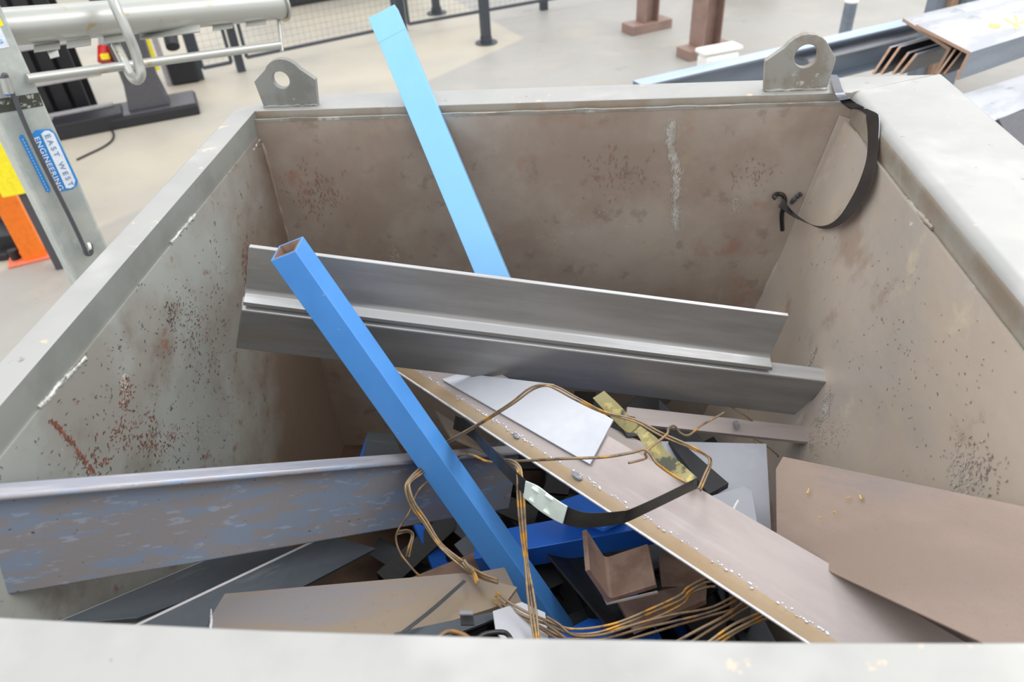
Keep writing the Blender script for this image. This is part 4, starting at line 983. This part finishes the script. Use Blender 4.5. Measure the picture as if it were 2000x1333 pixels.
# dark block beyond the fence
o = floorbox(650, -14, (1.7, .6, .5), M['mach'], 'machine_block', 'long black machine base beyond the fence at the top edge', 'machine', math.atan2(fdir.y, fdir.x))
o = floorbox(1440, -28, (.6, .5, .4), M['mach'], 'dark_crate', 'dark crate edge at the top behind the brown stanchions', 'crate', .5)
o = floorbox(170, -70, (2.6, .5, .9), M['mach'], 'machine_cabinet', 'long black machine cabinet at the top left behind the round rail', 'machine', .5)
# brown stanchions
def stanchion(px, py, label, s=.14):
    b = U(px, py, z=0); e = empty('stanchion', b); tag(e, label, 'stanchion'); a = .52
    box('base_beam', b, (.38, .16, .07), M['beamrust'], e, .004, rz=a)
    Rr = Matrix.Rotation(a, 4, 'Z')
    prof = []
    h, t = s/2, .012
    prof = [(-h, -h), (h, -h), (h, -h+t), (t/2, -h+t), (t/2, h-t), (h, h-t), (h, h), (-h, h), (-h, h-t), (-t/2, h-t), (-t/2, -h+t), (-h, -h+t)]
    n = len(prof); c0 = b+Vector((0, 0, .07)); vs = [Rr @ Vector((y, x, z)) for z in (0, 1.3) for (x, y) in prof]
    fs = [tuple(range(n)), tuple(range(n, 2*n))[::-1]]+[(i, (i+1) % n, n+(i+1) % n, n+i) for i in range(n)]
    bev(link('i_section_upright', meshdata('ib', vs, fs), M['beamrust'], e, Matrix.Translation(c0)), .002)
stanchion(1263, 58, 'brown steel stanchion on a flanged foot, the left of two at the top', .13)
stanchion(1374, 106, 'brown steel stanchion behind the white plastic tray, the right of two', .16)
# white tray
wt = U(1399, 141, z=0)
o = empty('white_tray', wt); tag(o, 'white rounded plastic container beyond the long blue-grey beam', 'container')
b_ = box('body', wt-Vector((0, 0, 0)), (.27, .13, .14), M['whitep'], o, .03, rz=.42)
b_ = box('lid', wt+Vector((0, 0, .14)), (.31, .13, .035), M['whitep'], o, .017, rz=.42)
# grey pipe post
pb = U(1652, 95, z=0); e = tube('pipe_post', [pb, Vector((pb.x, pb.y, 0))+Vector((0, 0, .62))], .042, M['stock'], None, 20, 0)
tp = U(1663, 2, x=None, d=4.6)
bpy.data.objects.remove(e)
tp = U(1663, 4, d=4.5); e = tube('pipe_post', [Vector((tp.x, tp.y, 0)), tp], .037, M['stock'], None, 20, 0)
tag(e, 'short grey round pipe post standing behind the long steel stock', 'post')
tube('cap', [tp, tp+Vector((0, 0, .01))], .039, M['whitep'], e, 20, 0)
# long stock
ZS = .60
s0 = U(1236, 157, z=ZS); s1 = U(1812, 26, z=ZS)
sd = (s1-s0).normalized(); sn = Vector((sd.y, -sd.x, 0))
if sn.dot(CAM-s0) < 0: sn = -sn
s1e = s0+sd*5.5
def stock(name, prof, off, z, L0, L1, m, label, cat='steel section', bevel=.002):
    P0 = s0+sd*L0+sn*off; P0.z = z; P1 = s0+sd*L1+sn*off; P1.z = z
    # local y = z x x ; make y point to the camera
    o = prism(name, prof, P0, P1, (0, 0, 1), m, None, bevel)
    tag(o, label, cat); return o
sgn = -1
def ch(w, h, t):   # channel, web vertical at far side, flanges towards the camera
    p = [(0, 0), (w, 0), (w, -t), (t, -t), (t, -h+t), (w, -h+t), (w, -h), (0, -h)]
    return [(sgn*a, b) for a, b in p]
wS = (U(1500, 108, z=ZS)-U(1500, 94, z=ZS)).dot(sn)
o = stock('steel_channel', ch(abs(wS)*1.0, .20, .012), 0, ZS, 0, 5.5, M['stock'], 'long blue-grey steel channel with a pale top beyond the rear rim')
o.data.materials.append(M['stockl'])
for p in o.data.polygons:
    if p.normal.z > .9 and p.center.z > -.005: p.material_index = 1
s_l = [(0, 0), (.07, 0), (.07, -.012), (0, -.012)]
for i, (px, py, lab) in enumerate(((1330, 162, 'lowest'), (1560, 110, 'upper'))):
    P0 = U(px, py, z=ZS-.06-.05*(1-i)); L0 = (P0-s0).dot(sd)
    P1 = P0+sd*(1.9+.9*i); 
    o = prism('flat_bar', [(-.07, 0), (.04, 0), (.04, -.014), (-.07, -.014)], P0, P1, (0, 0, 1), M['stockw'], None, .001)
    tag(o, '%s pale steel flat lying along the long blue-grey channel' % lab, 'flat bar')
# trestles carrying the stock
for k, t_ in enumerate((.5, 2.6)):
    c = s0+sd*t_+sn*.25; c.z = 0
    e = empty('trestle', c); tag(e, 'low steel trestle under the long stock, %s one' % ('nearer' if k == 0 else 'farther'), 'trestle')
    a = math.atan2(sn.y, sn.x)
    box('top_bar', (c.x, c.y, ZS-.28), (1.3, .08, .08), M['beamrust'], e, .003, rz=a)
    for s_ in (-.55, .55):
        q_ = c+sn*s_; box('leg', (q_.x, q_.y, 0), (.06, .06, ZS-.28), M['beamrust'], e, .003, rz=a)
# nested angles with rusty cut ends
def heelbar(hp, ep, l1, l2, t, m, label, Lx=1.6, topm=None, cat='steel angle'):
    """hp heel (px,py,d); ep another heel point; l1,l2 leg end points at the near end"""
    A = U(*hp[:2], d=hp[2]); B = U(*ep[:2], d=ep[2]); a = (B-A).normalized()
    o = Lbar('steel_angle', A, A+a*Lx, U(l1[0], l1[1], d=l1[2])-A, (U(l1[0], l1[1], d=l1[2])-A).length, U(l2[0], l2[1], d=l2[2])-A, (U(l2[0], l2[1], d=l2[2])-A).length, t, m, bevel=.001, fillet=False)
    tag(o, label, cat)
    # material of the sawn end
    o.data.materials.append(M['cut'])
    if topm: o.data.materials.append(topm)
    d1 = (U(l1[0], l1[1], d=l1[2])-A)
    for p in o.data.polygons:
        if abs(p.normal.x) > .9: p.material_index = 1
        elif topm:
            wn = o.matrix_world.to_3x3() @ p.normal
            if wn.z > .55: p.material_index = 2
    return o
e0 = (2000, 70, 2.98); h0 = (1897, 102, 2.7)
heelbar(h0, e0, (1843, 50, 2.86), (1862, 152, 2.72), .012, M['stock'], 'large steel angle with yellow marks on its pale top, nearest the bin corner', 1.6, M['stockw'])
heelbar((1858, 94, 2.78), (1961, 62, 3.06), (1808, 38, 2.92), (1820, 141, 2.80), .012, M['stock'], 'large pale-edged steel angle nested just left of the yellow-marked one', 1.6, M['stockw'])
for i, (a, b, c, d) in enumerate(((1742, 93, 1707, 146), (1760, 92, 1722, 146), (1777, 104, 1745, 146), (1792, 107, 1760, 146))):
    A = U(a, b, d=2.86-.012*i); Bq = U(c, d, d=2.90-.012*i); ax_ = (U(1961, 62, d=3.06)-U(1858, 94, d=2.78)).normalized()
    o = plate('flat_bar', [A, Bq, Bq+ax_*1.0, A+ax_*1.0], .010, M['mach'] if i < 3 else M['machg'], None, .0008, up=-ax_.cross(Bq-A))
    o.data.materials.append(M['cut']); o.data.materials.append(M['stockw'])
    mw = o.matrix_world.to_3x3()
    for p in o.data.polygons:
        wn = mw @ p.normal
        if wn.dot(ax_) < -.7: p.material_index = 1
        elif wn.dot((A-Bq).normalized()) > .7: p.material_index = 2
    tag(o, 'dark flat bar with rusty sawn end, %s of four leaning behind the bin corner' % ('leftmost', 'second', 'third', 'rightmost')[i], 'flat bar')
for i, (a, b, c, d) in enumerate(((1868, 97, 1833, 146), (1882, 99, 1845, 146))):
    A = U(a, b, d=2.76); Bq = U(c, d, d=2.80); ax_ = (U(1961, 62, d=3.06)-U(1858, 94, d=2.78)).normalized()
    o = plate('flat_bar', [A, Bq, Bq+ax_*.9, A+ax_*.9], .008, M['mach'], None, .0008, up=-ax_.cross(Bq-A))
    o.data.materials.append(M['cut']); mw = o.matrix_world.to_3x3()
    for p in o.data.polygons:
        if (mw @ p.normal).dot(ax_) < -.7: p.material_index = 1
    tag(o, 'dark flat bar with rusty sawn end, %s of two between the large angles' % ('left', 'right')[i], 'flat bar')
# yellow marks
ag = bpy.data.objects['steel_angle.003'] if 'steel_angle.003' in bpy.data.objects else None
hA_ = U(1897, 102, d=2.7); ax_ = (U(2000, 70, d=2.98)-hA_).normalized(); l1_ = U(1843, 50, d=2.86)-hA_
nn = ax_.cross(l1_).normalized()
if nn.dot(CAM-hA_) < 0: nn = -nn
mp_ = (hA_+nn*.002, nn)
big = [o for o in bpy.data.objects if o.get('label', '').startswith('large steel angle with yellow')][0]
def mark(pts, r):
    tube('paint_mark', [U(*p, pl=mp_) for p in pts], r, M['chalk'], big, 6, 3)
mark([(1934, 50), (1942, 51), (1950, 51)], .011)
mark([(1962, 36), (1975, 44), (1990, 52)], .004); mark([(1982, 30), (1988, 42), (1984, 58)], .004); mark([(1985, 47), (2005, 40)], .004)
# pale flange beneath
q = [U(1880, 185, d=2.75), U(2060, 128, d=3.2), U(2060, 192, d=2.95), U(1945, 228, d=2.6)]
o = plate('steel_plate', q, .012, M['stockw']); tag(o, 'broad pale steel flange lying below the large angles at the right edge', 'plate')
# dark floor-side beam
q = [U(1950, 232, d=2.62), U(2060, 195, d=2.95), U(2060, 300, d=2.8), U(1990, 300, d=2.6)]
o = plate('steel_plate', q, .02, M['machg']); tag(o, 'dark grey steel piece below the pale flange at the right edge', 'plate')
# stanchion uprights behind
for px, w_, mm, lab in ((1825, .07, M['stock'], 'blue-grey upright, left of the rack uprights'), (1851, .05, M['cut'], 'orange-brown upright in the middle of the rack uprights'), (1885, .09, M['stock'], 'grey upright at the right of the rack uprights')):
    t_ = U(px, 20, d=3.7)
    o = box('rack_upright', (t_.x, t_.y, 0), (w_, .06, 1.25), mm, None, .003, rz=.5); tag(o, lab+' behind the large angles', 'upright')
